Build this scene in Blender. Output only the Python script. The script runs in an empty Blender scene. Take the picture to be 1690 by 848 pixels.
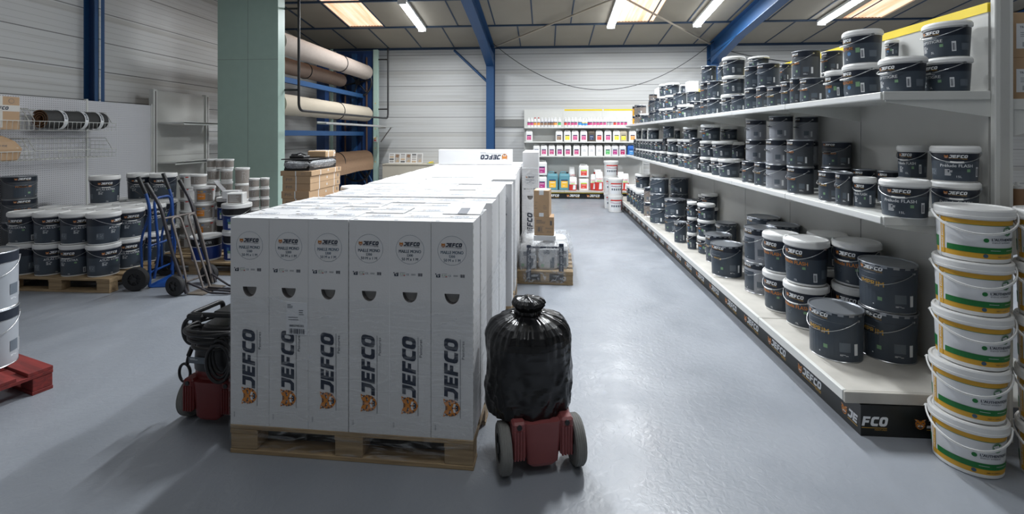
import bpy, math, random
from mathutils import Vector, Matrix, noise
from mathutils.geometry import tessellate_polygon
random.seed(7)
PI = math.pi
C = bpy.context.scene.collection
scene = bpy.context.scene

# ------------------------------------------------------------------ camera
F, CX, HY, CAMZ = 770.0, 845.0, 223.0, 1.6
TH = math.atan2(900 - CX, F)
cam = bpy.data.cameras.new('camera'); camo = bpy.data.objects.new('camera', cam); C.objects.link(camo)
camo.location = (0, 0, CAMZ); camo.rotation_euler = (PI/2, 0, TH)
cam.sensor_width = 36; cam.lens = F/1690*36
cam.shift_x = -(CX - 845)/1690; cam.shift_y = -(424 - HY)/1690
scene.camera = camo
# ------------------------------------------------------------------ world and exposure
w = bpy.data.worlds.new('world'); scene.world = w; w.use_nodes = True
w.node_tree.nodes['Background'].inputs[0].default_value = (0.62, 0.78, 1.0, 1)
w.node_tree.nodes['Background'].inputs[1].default_value = 0.055
scene.view_settings.view_transform = 'Standard'; scene.view_settings.look = 'None'
scene.view_settings.exposure = 0.08; scene.view_settings.gamma = 1.0
scene.view_settings.use_curve_mapping = False
TUBE_E = 14.0      # emission of a lit tube
LAMP_W = 110.0     # watts of each lamp in view
LAMP_K = 200.0     # watts of the row of lamps above the carton pallets, out of the frame
LAMP_B = 13.0      # base watts of the unseen lamps added around the camera as fill light
SKY_E = 1.1       # daylight coming through the roof lights

# ------------------------------------------------------------------ view helpers: pixel of the photo -> a place in the room
ct, st = math.cos(TH), math.sin(TH)
def ray(px): u = (px - CX)/F; return (-st + u*ct, ct + u*st)
def at_x(px, x): d = ray(px); t = x/d[0]; return x, t*d[1], t
def at_y(px, y): d = ray(px); t = y/d[1]; return t*d[0], y, t
def at_t(px, t): d = ray(px); return t*d[0], t*d[1]
def at_z(px, py, z): t = (CAMZ - z)*F/(py - HY); d = ray(px); return t*d[0], t*d[1], t
def zof(py, t): return CAMZ - (py - HY)/F*t
def depth(x, y): return -x*st + y*ct

# ------------------------------------------------------------------ materials
MATS = {}
def mat(name, rgb, rough=0.5, metal=0.0, var=0.06, vscale=8.0, bump=0.0, bscale=40.0, emit=0.0, spec=0.5, coat=0.0):
    if name in MATS: return MATS[name]
    m = bpy.data.materials.new(name); m.use_nodes = True; nt = m.node_tree; b = nt.nodes['Principled BSDF']
    b.inputs['Roughness'].default_value = rough; b.inputs['Metallic'].default_value = metal
    b.inputs['Specular IOR Level'].default_value = spec
    b.inputs['Coat Weight'].default_value = coat
    tc = nt.nodes.new('ShaderNodeTexCoord')
    n = nt.nodes.new('ShaderNodeTexNoise'); n.inputs['Scale'].default_value = vscale; n.inputs['Detail'].default_value = 4
    nt.links.new(tc.outputs['Object'], n.inputs['Vector'])
    mx = nt.nodes.new('ShaderNodeMix'); mx.data_type = 'RGBA'
    lo = [max(0, c*(1 - var)) for c in rgb]; hi = [min(1, c*(1 + var)) for c in rgb]
    mx.inputs[6].default_value = (*lo, 1); mx.inputs[7].default_value = (*hi, 1)
    nt.links.new(n.outputs['Fac'], mx.inputs[0]); nt.links.new(mx.outputs[2], b.inputs['Base Color'])
    if bump:
        n2 = nt.nodes.new('ShaderNodeTexNoise'); n2.inputs['Scale'].default_value = bscale
        bp = nt.nodes.new('ShaderNodeBump'); bp.inputs['Strength'].default_value = bump; bp.inputs['Distance'].default_value = 0.01
        nt.links.new(tc.outputs['Object'], n2.inputs['Vector'])
        nt.links.new(n2.outputs['Fac'], bp.inputs['Height']); nt.links.new(bp.outputs[0], b.inputs['Normal'])
    if emit:
        b.inputs['Emission Color'].default_value = (*rgb, 1); b.inputs['Emission Strength'].default_value = emit
    MATS[name] = m; return m
def mmath(nt, op, a, b=None):
    n = nt.nodes.new('ShaderNodeMath'); n.operation = op
    for i, v in enumerate((a, b)):
        if v is None: continue
        if isinstance(v, (int, float)): n.inputs[i].default_value = v
        else: nt.links.new(v, n.inputs[i])
    return n.outputs[0]

def siding_mat():
    m = mat('siding', (0.52, 0.53, 0.53), 0.45, 0.0); nt = m.node_tree; b = nt.nodes['Principled BSDF']
    g = nt.nodes.new('ShaderNodeNewGeometry'); s = nt.nodes.new('ShaderNodeSeparateXYZ'); nt.links.new(g.outputs['Position'], s.inputs[0])
    z = s.outputs['Z']
    fine = mmath(nt, 'FRACT', mmath(nt, 'DIVIDE', z, 0.083))
    line = mmath(nt, 'LESS_THAN', fine, 0.075)
    big = mmath(nt, 'LESS_THAN', mmath(nt, 'FRACT', mmath(nt, 'DIVIDE', z, 0.415)), 0.03)
    band = mmath(nt, 'LESS_THAN', mmath(nt, 'FRACT', mmath(nt, 'DIVIDE', mmath(nt, 'ADD', z, 0.10), 0.83)), 0.10)
    vs = nt.nodes.new('ShaderNodeVectorMath'); vs.operation = 'MULTIPLY'; vs.inputs[1].default_value = (0.25, 0.25, 9.0)
    nt.links.new(g.outputs['Position'], vs.inputs[0])
    n = nt.nodes.new('ShaderNodeTexNoise'); n.inputs['Scale'].default_value = 1.4; n.inputs['Detail'].default_value = 5; nt.links.new(vs.outputs[0], n.inputs['Vector'])
    def mix(fac, a, c):
        x = nt.nodes.new('ShaderNodeMix'); x.data_type = 'RGBA'
        if isinstance(fac, float): x.inputs[0].default_value = fac
        else: nt.links.new(fac, x.inputs[0])
        if isinstance(a, tuple): x.inputs[6].default_value = a
        else: nt.links.new(a, x.inputs[6])
        x.inputs[7].default_value = c; return x.outputs[2]
    st_ = nt.nodes.new('ShaderNodeMapRange'); st_.inputs[1].default_value = 0.56; st_.inputs[2].default_value = 0.75
    st_.inputs[3].default_value = 0; st_.inputs[4].default_value = 0.45; nt.links.new(n.outputs['Fac'], st_.inputs[0])
    c0 = mix(st_.outputs[0], (0.56, 0.565, 0.56, 1), (0.33, 0.315, 0.29, 1))
    c1 = mix(mmath(nt, 'MULTIPLY', band, 0.35), c0, (0.36, 0.34, 0.30, 1))
    c2 = mix(mmath(nt, 'MULTIPLY', line, 0.30), c1, (0.16, 0.15, 0.14, 1))
    c3 = mix(mmath(nt, 'MULTIPLY', big, 0.75), c2, (0.06, 0.06, 0.06, 1))
    nt.links.new(c3, b.inputs['Base Color'])
    bp = nt.nodes.new('ShaderNodeBump'); bp.inputs['Strength'].default_value = 0.5; bp.inputs['Distance'].default_value = 0.004; bp.invert = True
    nt.links.new(mmath(nt, 'MAXIMUM', line, big), bp.inputs['Height']); nt.links.new(bp.outputs[0], b.inputs['Normal'])
    return m
def floor_mat():
    m = mat('painted_concrete', (0.30, 0.32, 0.36), 0.3); nt = m.node_tree; b = nt.nodes['Principled BSDF']
    g = nt.nodes.new('ShaderNodeNewGeometry')
    def ns(scale, det=6, dis=0.0):
        n = nt.nodes.new('ShaderNodeTexNoise'); n.inputs['Scale'].default_value = scale; n.inputs['Detail'].default_value = det
        n.inputs['Distortion'].default_value = dis
        nt.links.new(g.outputs['Position'], n.inputs['Vector']); return n.outputs['Fac']
    cr = nt.nodes.new('ShaderNodeValToRGB'); nt.links.new(ns(0.9, 8, 0.6), cr.inputs[0])
    cr.color_ramp.elements[0].position = 0.3; cr.color_ramp.elements[0].color = (0.215, 0.234, 0.265, 1)
    cr.color_ramp.elements[1].position = 0.68; cr.color_ramp.elements[1].color = (0.285, 0.305, 0.34, 1)
    dirt = nt.nodes.new('ShaderNodeMapRange'); dirt.inputs[1].default_value = 0.60; dirt.inputs[2].default_value = 0.78; dirt.inputs[4].default_value = 0.15
    nt.links.new(ns(2.2, 10, 1.5), dirt.inputs[0])
    mx = nt.nodes.new('ShaderNodeMix'); mx.data_type = 'RGBA'; nt.links.new(dirt.outputs[0], mx.inputs[0]); nt.links.new(cr.outputs[0], mx.inputs[6])
    mx.inputs[7].default_value = (0.27, 0.26, 0.25, 1); nt.links.new(mx.outputs[2], b.inputs['Base Color'])
    rr = nt.nodes.new('ShaderNodeMapRange'); rr.inputs[1].default_value = 0.3; rr.inputs[2].default_value = 0.7
    rr.inputs[3].default_value = 0.28; rr.inputs[4].default_value = 0.50; nt.links.new(ns(3.0, 6), rr.inputs[0]); nt.links.new(rr.outputs[0], b.inputs['Roughness'])
    b.inputs['Specular IOR Level'].default_value = 0.65
    bp = nt.nodes.new('ShaderNodeBump'); bp.inputs['Strength'].default_value = 0.35; bp.inputs['Distance'].default_value = 0.006
    nt.links.new(ns(26, 3, 0.8), bp.inputs['Height']); nt.links.new(bp.outputs[0], b.inputs['Normal'])
    return m
def wood_mat(name, a, bcol):
    m = mat(name, a, 0.75); nt = m.node_tree; b = nt.nodes['Principled BSDF']
    tc = nt.nodes.new('ShaderNodeTexCoord'); vs = nt.nodes.new('ShaderNodeVectorMath'); vs.operation = 'MULTIPLY'; vs.inputs[1].default_value = (1.0, 9.0, 14.0)
    nt.links.new(tc.outputs['Object'], vs.inputs[0])
    n = nt.nodes.new('ShaderNodeTexNoise'); n.inputs['Scale'].default_value = 3; n.inputs['Detail'].default_value = 6; n.inputs['Distortion'].default_value = 1.2
    nt.links.new(vs.outputs[0], n.inputs['Vector'])
    cr = nt.nodes.new('ShaderNodeValToRGB'); nt.links.new(n.outputs['Fac'], cr.inputs[0])
    cr.color_ramp.elements[0].position = 0.3; cr.color_ramp.elements[0].color = (*bcol, 1)
    cr.color_ramp.elements[1].position = 0.65; cr.color_ramp.elements[1].color = (*a, 1)
    nt.links.new(cr.outputs[0], b.inputs['Base Color']); return m
def film_mat(name='stretch_film', lo=0.02, hi=0.35, scale=(3, 3, 16)):
    if name in MATS: return MATS[name]
    m = bpy.data.materials.new(name); m.use_nodes = True; nt = m.node_tree; nt.nodes.clear()
    out = nt.nodes.new('ShaderNodeOutputMaterial'); mx = nt.nodes.new('ShaderNodeMixShader')
    tr = nt.nodes.new('ShaderNodeBsdfTransparent'); tr.inputs[0].default_value = (0.97, 0.975, 0.98, 1)
    gl = nt.nodes.new('ShaderNodeBsdfPrincipled'); gl.inputs['Base Color'].default_value = (0.85, 0.87, 0.9, 1); gl.inputs['Roughness'].default_value = 0.18
    tc = nt.nodes.new('ShaderNodeTexCoord'); vs = nt.nodes.new('ShaderNodeVectorMath'); vs.operation = 'MULTIPLY'; vs.inputs[1].default_value = scale
    n = nt.nodes.new('ShaderNodeTexNoise'); n.inputs['Scale'].default_value = 1.6; n.inputs['Detail'].default_value = 5; n.inputs['Distortion'].default_value = 2.2
    nt.links.new(tc.outputs['Object'], vs.inputs[0]); nt.links.new(vs.outputs[0], n.inputs['Vector'])
    mr = nt.nodes.new('ShaderNodeMapRange'); mr.inputs[1].default_value = 0.5; mr.inputs[2].default_value = 0.78; mr.inputs[3].default_value = lo; mr.inputs[4].default_value = hi
    nt.links.new(n.outputs['Fac'], mr.inputs[0]); nt.links.new(mr.outputs[0], mx.inputs[0])
    bp = nt.nodes.new('ShaderNodeBump'); bp.inputs['Strength'].default_value = 0.8; bp.inputs['Distance'].default_value = 0.02
    nt.links.new(n.outputs['Fac'], bp.inputs['Height']); nt.links.new(bp.outputs[0], gl.inputs['Normal'])
    nt.links.new(tr.outputs[0], mx.inputs[1]); nt.links.new(gl.outputs[0], mx.inputs[2]); nt.links.new(mx.outputs[0], out.inputs[0])
    MATS[name] = m; return m

m_siding = siding_mat(); m_floor = floor_mat()
m_wood = wood_mat('pallet_wood', (0.42, 0.30, 0.17), (0.26, 0.18, 0.10))
m_red_wood = wood_mat('red_pallet_wood', (0.24, 0.028, 0.024), (0.12, 0.018, 0.017))
m_blue = mat('blue_steel', (0.012, 0.062, 0.17), 0.45)
m_dblue = mat('dark_blue_steel', (0.008, 0.035, 0.12), 0.5)
m_ceil = mat('ceiling_panel', (0.30, 0.27, 0.22), 0.8, var=0.12, vscale=1.2)
m_seam = mat('ceiling_seam', (0.02, 0.045, 0.09), 0.6)
m_green = mat('green_steel', (0.37, 0.50, 0.44), 0.42, bump=0.05, bscale=250)
m_shelf = mat('shelf_enamel', (0.66, 0.665, 0.64), 0.35, var=0.04)
m_deck = mat('worn_shelf_deck', (0.47, 0.45, 0.41), 0.5, var=0.42, vscale=4)
m_panel = mat('shelf_panel', (0.50, 0.50, 0.48), 0.5, var=0.04)
m_white = mat('white_plastic', (0.80, 0.80, 0.79), 0.38, var=0.02)
m_navy = mat('navy_label', (0.013, 0.019, 0.033), 0.38, var=0.1)
m_slate = mat('slate_label', (0.052, 0.068, 0.090), 0.42, var=0.12)
m_tin = mat('dark_tin', (0.075, 0.083, 0.095), 0.4, var=0.12)
m_lav = mat('pale_grey_tin', (0.30, 0.315, 0.35), 0.4, var=0.06)
m_brn = mat('grey_brown_tin', (0.22, 0.185, 0.165), 0.45, var=0.06)
m_yel = mat('amber_tin', (0.75, 0.36, 0.02), 0.45)
m_metal = mat('bare_metal', (0.55, 0.56, 0.57), 0.28, 1.0, var=0.05)
m_lid = mat('tin_lid', (0.34, 0.36, 0.39), 0.32, 0.75, var=0.06)
m_orange = mat('orange_print', (0.72, 0.25, 0.025), 0.5)
m_gold = mat('gold_print', (0.62, 0.36, 0.06), 0.5)
m_wprint = mat('white_print', (0.80, 0.82, 0.84), 0.5, var=0.02)
m_gprint = mat('grey_print', (0.12, 0.145, 0.175), 0.5)
m_greenp = mat('green_print', (0.20, 0.36, 0.20), 0.5)
m_bluep = mat('blue_print', (0.07, 0.20, 0.42), 0.5)
m_nprint = mat('navy_print', (0.018, 0.028, 0.055), 0.5)
m_bprint = mat('steel_blue_print', (0.05, 0.11, 0.18), 0.5)
m_black = mat('black_plastic', (0.012, 0.012, 0.014), 0.42)
m_rubber = mat('rubber', (0.02, 0.02, 0.022), 0.7)
m_card = mat('carton_white', (0.74, 0.74, 0.75), 0.6, var=0.015, vscale=5, bump=0.06, bscale=120)
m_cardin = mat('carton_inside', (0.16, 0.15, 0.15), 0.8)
m_kraft = mat('kraft_card', (0.48, 0.32, 0.19), 0.7, var=0.07, vscale=10)
m_tape = mat('parcel_tape', (0.62, 0.60, 0.56), 0.3)
m_yellow = mat('yellow_strip', (0.80, 0.60, 0.02), 0.45)
m_kick = mat('black_kick_panel', (0.008, 0.010, 0.010), 0.4)
m_film = film_mat()
m_pink = mat('pink_label', (0.75, 0.06, 0.26), 0.5)
m_mag = mat('magenta_label', (0.38, 0.03, 0.16), 0.5)
m_redp = mat('red_print', (0.62, 0.04, 0.03), 0.5)

# ------------------------------------------------------------------ mesh builder
class MB:
    def __init__(s): s.v = []; s.f = []; s.m = []; s.sm = []; s.mats = []
    def mi(s, m):
        if m not in s.mats: s.mats.append(m)
        return s.mats.index(m)
    def add(s, vs, fs, m, smooth=False):
        o = len(s.v); s.v += [tuple(v) for v in vs]; i = s.mi(m)
        for f in fs: s.f.append([o + k for k in f]); s.m.append(i); s.sm.append(smooth)
        return s
    def box(s, x0, x1, y0, y1, z0, z1, m, b=0.0):
        if b <= 0:
            vs = [(x, y, z) for z in (z0, z1) for y in (y0, y1) for x in (x0, x1)]
            return s.add(vs, [(0, 2, 3, 1), (4, 5, 7, 6), (0, 1, 5, 4), (2, 6, 7, 3), (0, 4, 6, 2), (1, 3, 7, 5)], m)
        vs = []; idx = {}
        X, Y, Z = (x0, x1), (y0, y1), (z0, z1); sg = (1, -1)
        for i in (0, 1):
            for j in (0, 1):
                for k in (0, 1):
                    for a in range(3):
                        p = [X[i], Y[j], Z[k]]
                        q = [sg[i]*b, sg[j]*b, sg[k]*b]
                        for c in range(3):
                            if c != a: p[c] += q[c]
                        idx[(i, j, k, a)] = len(vs); vs.append(tuple(p))
        fs = []
        for a in range(3):
            for e in (0, 1):
                o1, o2 = [c for c in range(3) if c != a]
                r = []
                for (p, q) in ((0, 0), (1, 0), (1, 1), (0, 1)):
                    key = [0, 0, 0]; key[a] = e; key[o1] = p; key[o2] = q; r.append(idx[(*key, a)])
                if (e == 1) == (a == 1): r.reverse()
                fs.append(r)
        for a in range(3):      # edges along axis a
            o1, o2 = [c for c in range(3) if c != a]
            for p in (0, 1):
                for q in (0, 1):
                    k0 = [0, 0, 0]; k0[o1] = p; k0[o2] = q; k1 = list(k0); k1[a] = 1
                    fs.append([idx[(*k0, o1)], idx[(*k1, o1)], idx[(*k1, o2)], idx[(*k0, o2)]])
        for i in (0, 1):
            for j in (0, 1):
                for k in (0, 1): fs.append([idx[(i, j, k, a)] for a in range(3)])
        return s.add(vs, fs, m)
    def lathe(s, prof, m, n=32, c=(0, 0, 0), smooth=True, cap0=False, cap1=False, arc=None):
        # prof: list of (r, z) or (r, z, material)
        for i in range(len(prof) - 1):
            a, b = prof[i], prof[i+1]; mm = b[2] if len(b) > 2 else m
            vs = []; fs = []
            for k in range(n):
                t = 2*PI*k/n
                vs.append((c[0] + a[0]*math.cos(t), c[1] + a[0]*math.sin(t), c[2] + a[1]))
                vs.append((c[0] + b[0]*math.cos(t), c[1] + b[0]*math.sin(t), c[2] + b[1]))
            for k in range(n):
                j = (k + 1) % n; fs.append((2*k, 2*j, 2*j+1, 2*k+1))
            s.add(vs, fs, mm, smooth)
        for cap, p in ((cap0, prof[0]), (cap1, prof[-1])):
            if cap:
                vs = [(c[0] + p[0]*math.cos(2*PI*k/n), c[1] + p[0]*math.sin(2*PI*k/n), c[2] + p[1]) for k in range(n)]
                f = list(range(n));
                if p is prof[0]: f.reverse()
                s.add(vs, [f], cap if not isinstance(cap, bool) else m)
        return s
    def cyl(s, p0, p1, r, m, n=16, r1=None, smooth=True):
        p0, p1 = Vector(p0), Vector(p1); d = (p1 - p0).normalized()
        a = d.orthogonal().normalized(); b = d.cross(a); r1 = r if r1 is None else r1
        vs = []
        for p, rr in ((p0, r), (p1, r1)):
            for k in range(n): t = 2*PI*k/n; vs.append(p + a*rr*math.cos(t) + b*rr*math.sin(t))
        s.add(vs, [(k, (k+1) % n, n + (k+1) % n, n + k) for k in range(n)], m, smooth)
        s.add(vs, [list(range(n))[::-1], list(range(n, 2*n))], m)
        return s
    def tube(s, pts, r, m, n=8, closed=False):
        P = [Vector(p) for p in pts]; N = len(P); rings = []
        up = None
        for i, p in enumerate(P):
            if closed: d = (P[(i+1) % N] - P[i-1])
            else: d = P[min(i+1, N-1)] - P[max(i-1, 0)]
            if d.length < 1e-9: d = Vector((0, 0, 1))
            d.normalize()
            if up is None: up = d.orthogonal().normalized()
            a = up - d*up.dot(d)
            a = a.normalized() if a.length > 1e-6 else d.orthogonal().normalized()
            up = a; b = d.cross(a); rr = r[i] if isinstance(r, (list, tuple)) else r
            rings.append([p + a*rr*math.cos(2*PI*k/n) + b*rr*math.sin(2*PI*k/n) for k in range(n)])
        vs = [v for q in rings for v in q]; fs = []
        for i in range(N if closed else N-1):
            j = (i + 1) % N
            for k in range(n): fs.append((i*n + k, i*n + (k+1) % n, j*n + (k+1) % n, j*n + k))
        s.add(vs, fs, m, True)
        if not closed: s.add(vs, [list(range(n))[::-1], list(range((N-1)*n, N*n))], m)
        return s
    def loft(s, secs, m, n=32, p=3.0, cap=True, f=None, smooth=True):
        # secs: (z, hx, hy, cx, cy[, material])
        rings = []
        for q in secs:
            ring = []
            for k in range(n):
                t = 2*PI*k/n; c_, s_ = math.cos(t), math.sin(t)
                x = q[3] + q[1]*math.copysign(abs(c_)**(2/p), c_); y = q[4] + q[2]*math.copysign(abs(s_)**(2/p), s_); v = Vector((x, y, q[0]))
                ring.append(f(v, t) if f else v)
            rings.append(ring)
        for i in range(len(secs) - 1):
            mm = secs[i+1][5] if len(secs[i+1]) > 5 else m
            s.add(rings[i] + rings[i+1], [(k, (k+1) % n, n + (k+1) % n, n + k) for k in range(n)], mm, smooth)
        if cap: s.add(rings[0], [list(range(n))[::-1]], m); s.add(rings[-1], [list(range(n))], secs[-1][5] if len(secs[-1]) > 5 else m)
        return s
    def shapes(s, shp, tf):     # shp: list of (material, verts2d, faces); tf maps (u, v) to 3-D
        done = []
        for m, vs, fs in shp:
            if not vs: continue
            us = [p[0] for p in vs]; ws = [p[1] for p in vs]; bb = (min(us), max(us), min(ws), max(ws)); ly = 0
            for o, q in done:
                if bb[0] < o[1] and bb[1] > o[0] and bb[2] < o[3] and bb[3] > o[2]: ly = max(ly, q + 1)
            done.append((bb, ly)); e = min(ly, 6)*.00025
            s.add([tf(u, v, e) for u, v in vs], fs, m)
        return s
    def mesh(s, name):
        me = bpy.data.meshes.new(name); me.from_pydata(s.v, [], s.f)
        for m in s.mats: me.materials.append(m)
        me.polygons.foreach_set('material_index', s.m); me.polygons.foreach_set('use_smooth', s.sm); me.update(); return me
    def build(s, name, parent=None, loc=(0, 0, 0), rz=0):
        return link(name, s.mesh(name), parent, loc, rz)
def link(name, me, parent=None, loc=(0, 0, 0), rz=0):
    o = bpy.data.objects.new(name, me); C.objects.link(o); o.parent = parent; o.location = loc; o.rotation_euler = (0, 0, rz); return o
def thing(name, label, cat, loc=(0, 0, 0), rz=0, group=None):
    o = link(name, None, None, loc, rz); return tag(o, label, cat, group)
def tag(o, label, cat, group=None):
    o['label'] = label; o['category'] = cat
    if group: o['group'] = group
    return o
def struct(o): o['kind'] = 'structure'; return o
def dup(root, loc, rz=0, label=None, group=None, scale=None):
    r = root.copy(); C.objects.link(r); r.location = loc; r.rotation_euler = (0, 0, rz)
    if scale: r.scale = scale
    if label: r['label'] = label
    if group: r['group'] = group
    for ch in list(root.children):
        c = ch.copy(); C.objects.link(c); c.parent = r
        for g in ch.children: d = g.copy(); C.objects.link(d); d.parent = c
    return r
def arc_pts(pts, r=0.05, n=5):      # round the corners of a polyline
    P = [Vector(p) for p in pts]; out = [P[0]]
    for i in range(1, len(P)-1):
        a = (P[i-1] - P[i]); b = (P[i+1] - P[i]); q = min(r, a.length*0.45, b.length*0.45)
        s0 = P[i] + a.normalized()*q; s1 = P[i] + b.normalized()*q
        for k in range(n+1):
            t = k/n; out.append(s0*(1-t)**2 + P[i]*2*t*(1-t) + s1*t*t)
    out.append(P[-1]); return out

# ------------------------------------------------------------------ writing: flat shapes in (u, v)
def poly(m, pts, holes=()):
    loops = [[Vector((x, y, 0)) for x, y in pts]] + [[Vector((x, y, 0)) for x, y in h] for h in holes]
    vs = [(p.x, p.y) for l in loops for p in l]
    fs = []
    for t in tessellate_polygon(loops):
        a, b, c = [vs[i] for i in t]
        fs.append(tuple(t) if (b[0]-a[0])*(c[1]-a[1]) - (b[1]-a[1])*(c[0]-a[0]) > 0 else tuple(t)[::-1])
    return (m, vs, fs)
def rect(m, u0, u1, v0, v1, nu=1, nv=1):
    vs = [(u0 + (u1-u0)*i/nu, v0 + (v1-v0)*j/nv) for j in range(nv+1) for i in range(nu+1)]
    return (m, vs, [(j*(nu+1)+i, j*(nu+1)+i+1, (j+1)*(nu+1)+i+1, (j+1)*(nu+1)+i) for j in range(nv) for i in range(nu)])
def disc(m, u, v, r, n=24, r0=0.0):
    if r0 <= 0: return poly(m, [(u + r*math.cos(2*PI*k/n), v + r*math.sin(2*PI*k/n)) for k in range(n)])
    vs = []
    for k in range(n): t = 2*PI*k/n; vs += [(u + r*math.cos(t), v + r*math.sin(t)), (u + r0*math.cos(t), v + r0*math.sin(t))]
    return (m, vs, [(2*k, 2*((k+1) % n), 2*((k+1) % n)+1, 2*k+1) for k in range(n)])
_tc = {}
def text(s, m, h, u=0, v=0, align='c', sx=1.0, bold=0.0):
    key = (s, bold)
    if key not in _tc:
        cu = bpy.data.curves.new('t', 'FONT'); cu.body = s; cu.resolution_u = 2
        o = bpy.data.objects.new('t', cu); C.objects.link(o)
        dg = bpy.context.evaluated_depsgraph_get(); me = o.evaluated_get(dg).to_mesh()
        vs = [(q.co.x, q.co.y) for q in me.vertices]; fs = [tuple(p.vertices) for p in me.polygons]
        bpy.data.objects.remove(o); bpy.data.curves.remove(cu)
        _tc[key] = (vs, fs)
    vs, fs = _tc[key]
    if not vs: return (m, [], [])
    x0 = min(p[0] for p in vs); x1 = max(p[0] for p in vs); k = h/0.72
    off = {'c': (x0+x1)/2, 'l': x0, 'r': x1}[align]
    if bold > 0:      # heavier strokes: the same outlines repeated a hair to each side
        n = len(vs); sh_ = (-1.2*bold, 1.2*bold); vs = [(a + q, b) for q in sh_ for a, b in vs]; fs = list(fs) + [tuple(i + n for i in f) for f in fs]
    return (m, [(u + (a-off)*k*sx, v + b*k) for a, b in vs], fs)
def xf(shps, s=1.0, u=0, v=0, rot=0):
    c_, s_ = math.cos(rot), math.sin(rot)
    return [(m, [(u + s*(a*c_ - b*s_), v + s*(a*s_ + b*c_)) for a, b in vs], fs) for m, vs, fs in shps]
LET = {
 'J': [(0.10, 1), (0.86, 1), (0.86, .30), (.62, 0), (0, 0), (0, .27), (.46, .27), (.55, .36), (.55, .74), (0.10, .74)],
 'E': [(0, 0), (.80, 0), (.80, .25), (.31, .25), (.31, .38), (.76, .38), (.76, .62), (.31, .62), (.31, .75), (.80, .75), (.80, 1), (0, 1)],
 'F': [(0, 0), (.31, 0), (.31, .34), (.74, .34), (.74, .59), (.31, .59), (.31, .75), (.82, .75), (.82, 1), (0, 1)],
 'C': [(.26, 0), (.84, 0), (.84, .27), (.40, .27), (.31, .36), (.31, .64), (.40, .73), (.84, .73), (.84, 1), (.26, 1), (.08, .92), (0, .74), (0, .26), (.08, .08)],
 'O': [(.26, 0), (.66, 0), (.84, .08), (.92, .26), (.92, .74), (.84, .92), (.66, 1), (.26, 1), (.08, .92), (0, .74), (0, .26), (.08, .08)]}
def tiger():        # the head on the logo, 1 high, origin at its centre
    o, d, wv = m_orange, m_nprint, m_wprint
    L = [poly(o, [(-.50, .42), (-.40, .22), (-.46, -.02), (-.40, -.26), (-.22, -.44), (0, -.52), (.22, -.44), (.40, -.26), (.46, -.02), (.40, .22), (.50, .42), (.26, .38), (.10, .30), (-.10, .30), (-.26, .38)])]
    for q in (-1, 1):
        L.append(poly(d, [(q*.44, .35), (q*.28, .32), (q*.38, .20)][::q*-1 or 1]))
        L.append(poly(d, [(q*.34, .14), (q*.10, .06), (q*.14, -.02), (q*.32, .04)]))
        L.append(poly(d, [(q*.46, -.02), (q*.28, -.08), (q*.43, -.12)]))
        L.append(poly(d, [(q*.40, -.24), (q*.24, -.22), (q*.30, -.32)]))
        L.append(poly(d, [(q*.14, .30), (q*.04, .16), (q*.05, .29)]))
        L.append(poly(wv, [(q*.26, .02), (q*.14, .0), (q*.20, .045)]))
        L.append(poly(wv, [(q*.02, -.10), (q*.24, -.16), (q*.22, -.28), (q*.04, -.22)]))
    L.append(poly(d, [(-.18, -.26), (.18, -.26), (.13, -.42), (-.13, -.42)])); L.append(poly(wv, [(-.10, -.28), (-.04, -.28), (-.07, -.35)])); L.append(poly(wv, [(.10, -.28), (.04, -.28), (.07, -.35)]))
    L.append(poly(d, [(-.08, -.06), (.08, -.06), (0, -.16)]))
    L.append(poly(d, [(-.03, .30), (.03, .30), (0, .14)]))
    for q in (-1, 1):
        for (x0, y0, x1, y1, w_) in ((.44, .22, .30, .16, .03), (.47, .06, .36, .05, .03), (.42, -.16, .30, -.13, .025), (.22, -.42, .18, -.30, .025), (.36, -.36, .28, -.27, .02)):
            L.append(poly(d, [(q*x0, y0-w_), (q*x0, y0+w_), (q*x1, y1)]))
        L.append(poly(wv, [(q*.30, .34), (q*.40, .36), (q*.36, .27)]))
    return [L[0]] + L[1:]
TIGER = tiger()
_lg = {}
def logo(tm=None, um=None, simple=False, sub='PEINTURES', emblem=True, word='JEFCO'):   # letters 1 high, from u=0; emblem to the left
    tm = tm or m_wprint; um = um or m_gold
    out = []; x = 0.0
    for ch in word:
        pts = [((a + 0.20*b + x)*0.90, b) for a, b in LET[ch]]
        if ch == 'O': out.append(poly(tm, pts, [[((a + .20*b + x)*.90, b) for a, b in ((.32, .34), (.40, .26), (.53, .26), (.61, .34), (.61, .66), (.53, .74), (.40, .74), (.32, .66))]]))
        else: out.append(poly(tm, pts))
        x += 0.95
    W = x*0.90
    out.append(rect(um, 0, W, -.22, -.16, 8))
    if sub: out.append(text(sub, um, 0.16, W, -.46, 'r', 1.15))
    if emblem: out += xf(TIGER, 1.15, -0.62, 0.42)
    return out, W
LOGO_W, LW = logo(); LOGO_N, _ = logo(m_nprint, m_nprint)
LOGO_JE, _ = logo(word='JE', sub='')
LOGO_FCO, _ = logo(word='FCO', emblem=False)
LOGO_WB, _ = logo(m_wprint, m_gold, emblem=False)
def ean(m, u0, u1, v0, v1, k=9):
    r = random.Random(3); L = []; u = u0; wd = (u1-u0)/(k*2)
    for i in range(k): a = wd*r.choice((.6, 1, 1.5)); L.append(rect(m, u, u+a, v0, v1)); u += wd*2
    return L
def flat(o, du, dv, n):     # frame for flat writing: origin o, u-axis, v-axis, offset along n
    o, du, dv, n = map(Vector, (o, du, dv, n))
    return lambda u, v, e=0: o + du*u + dv*v + n*(0.0008 + e)
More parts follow.
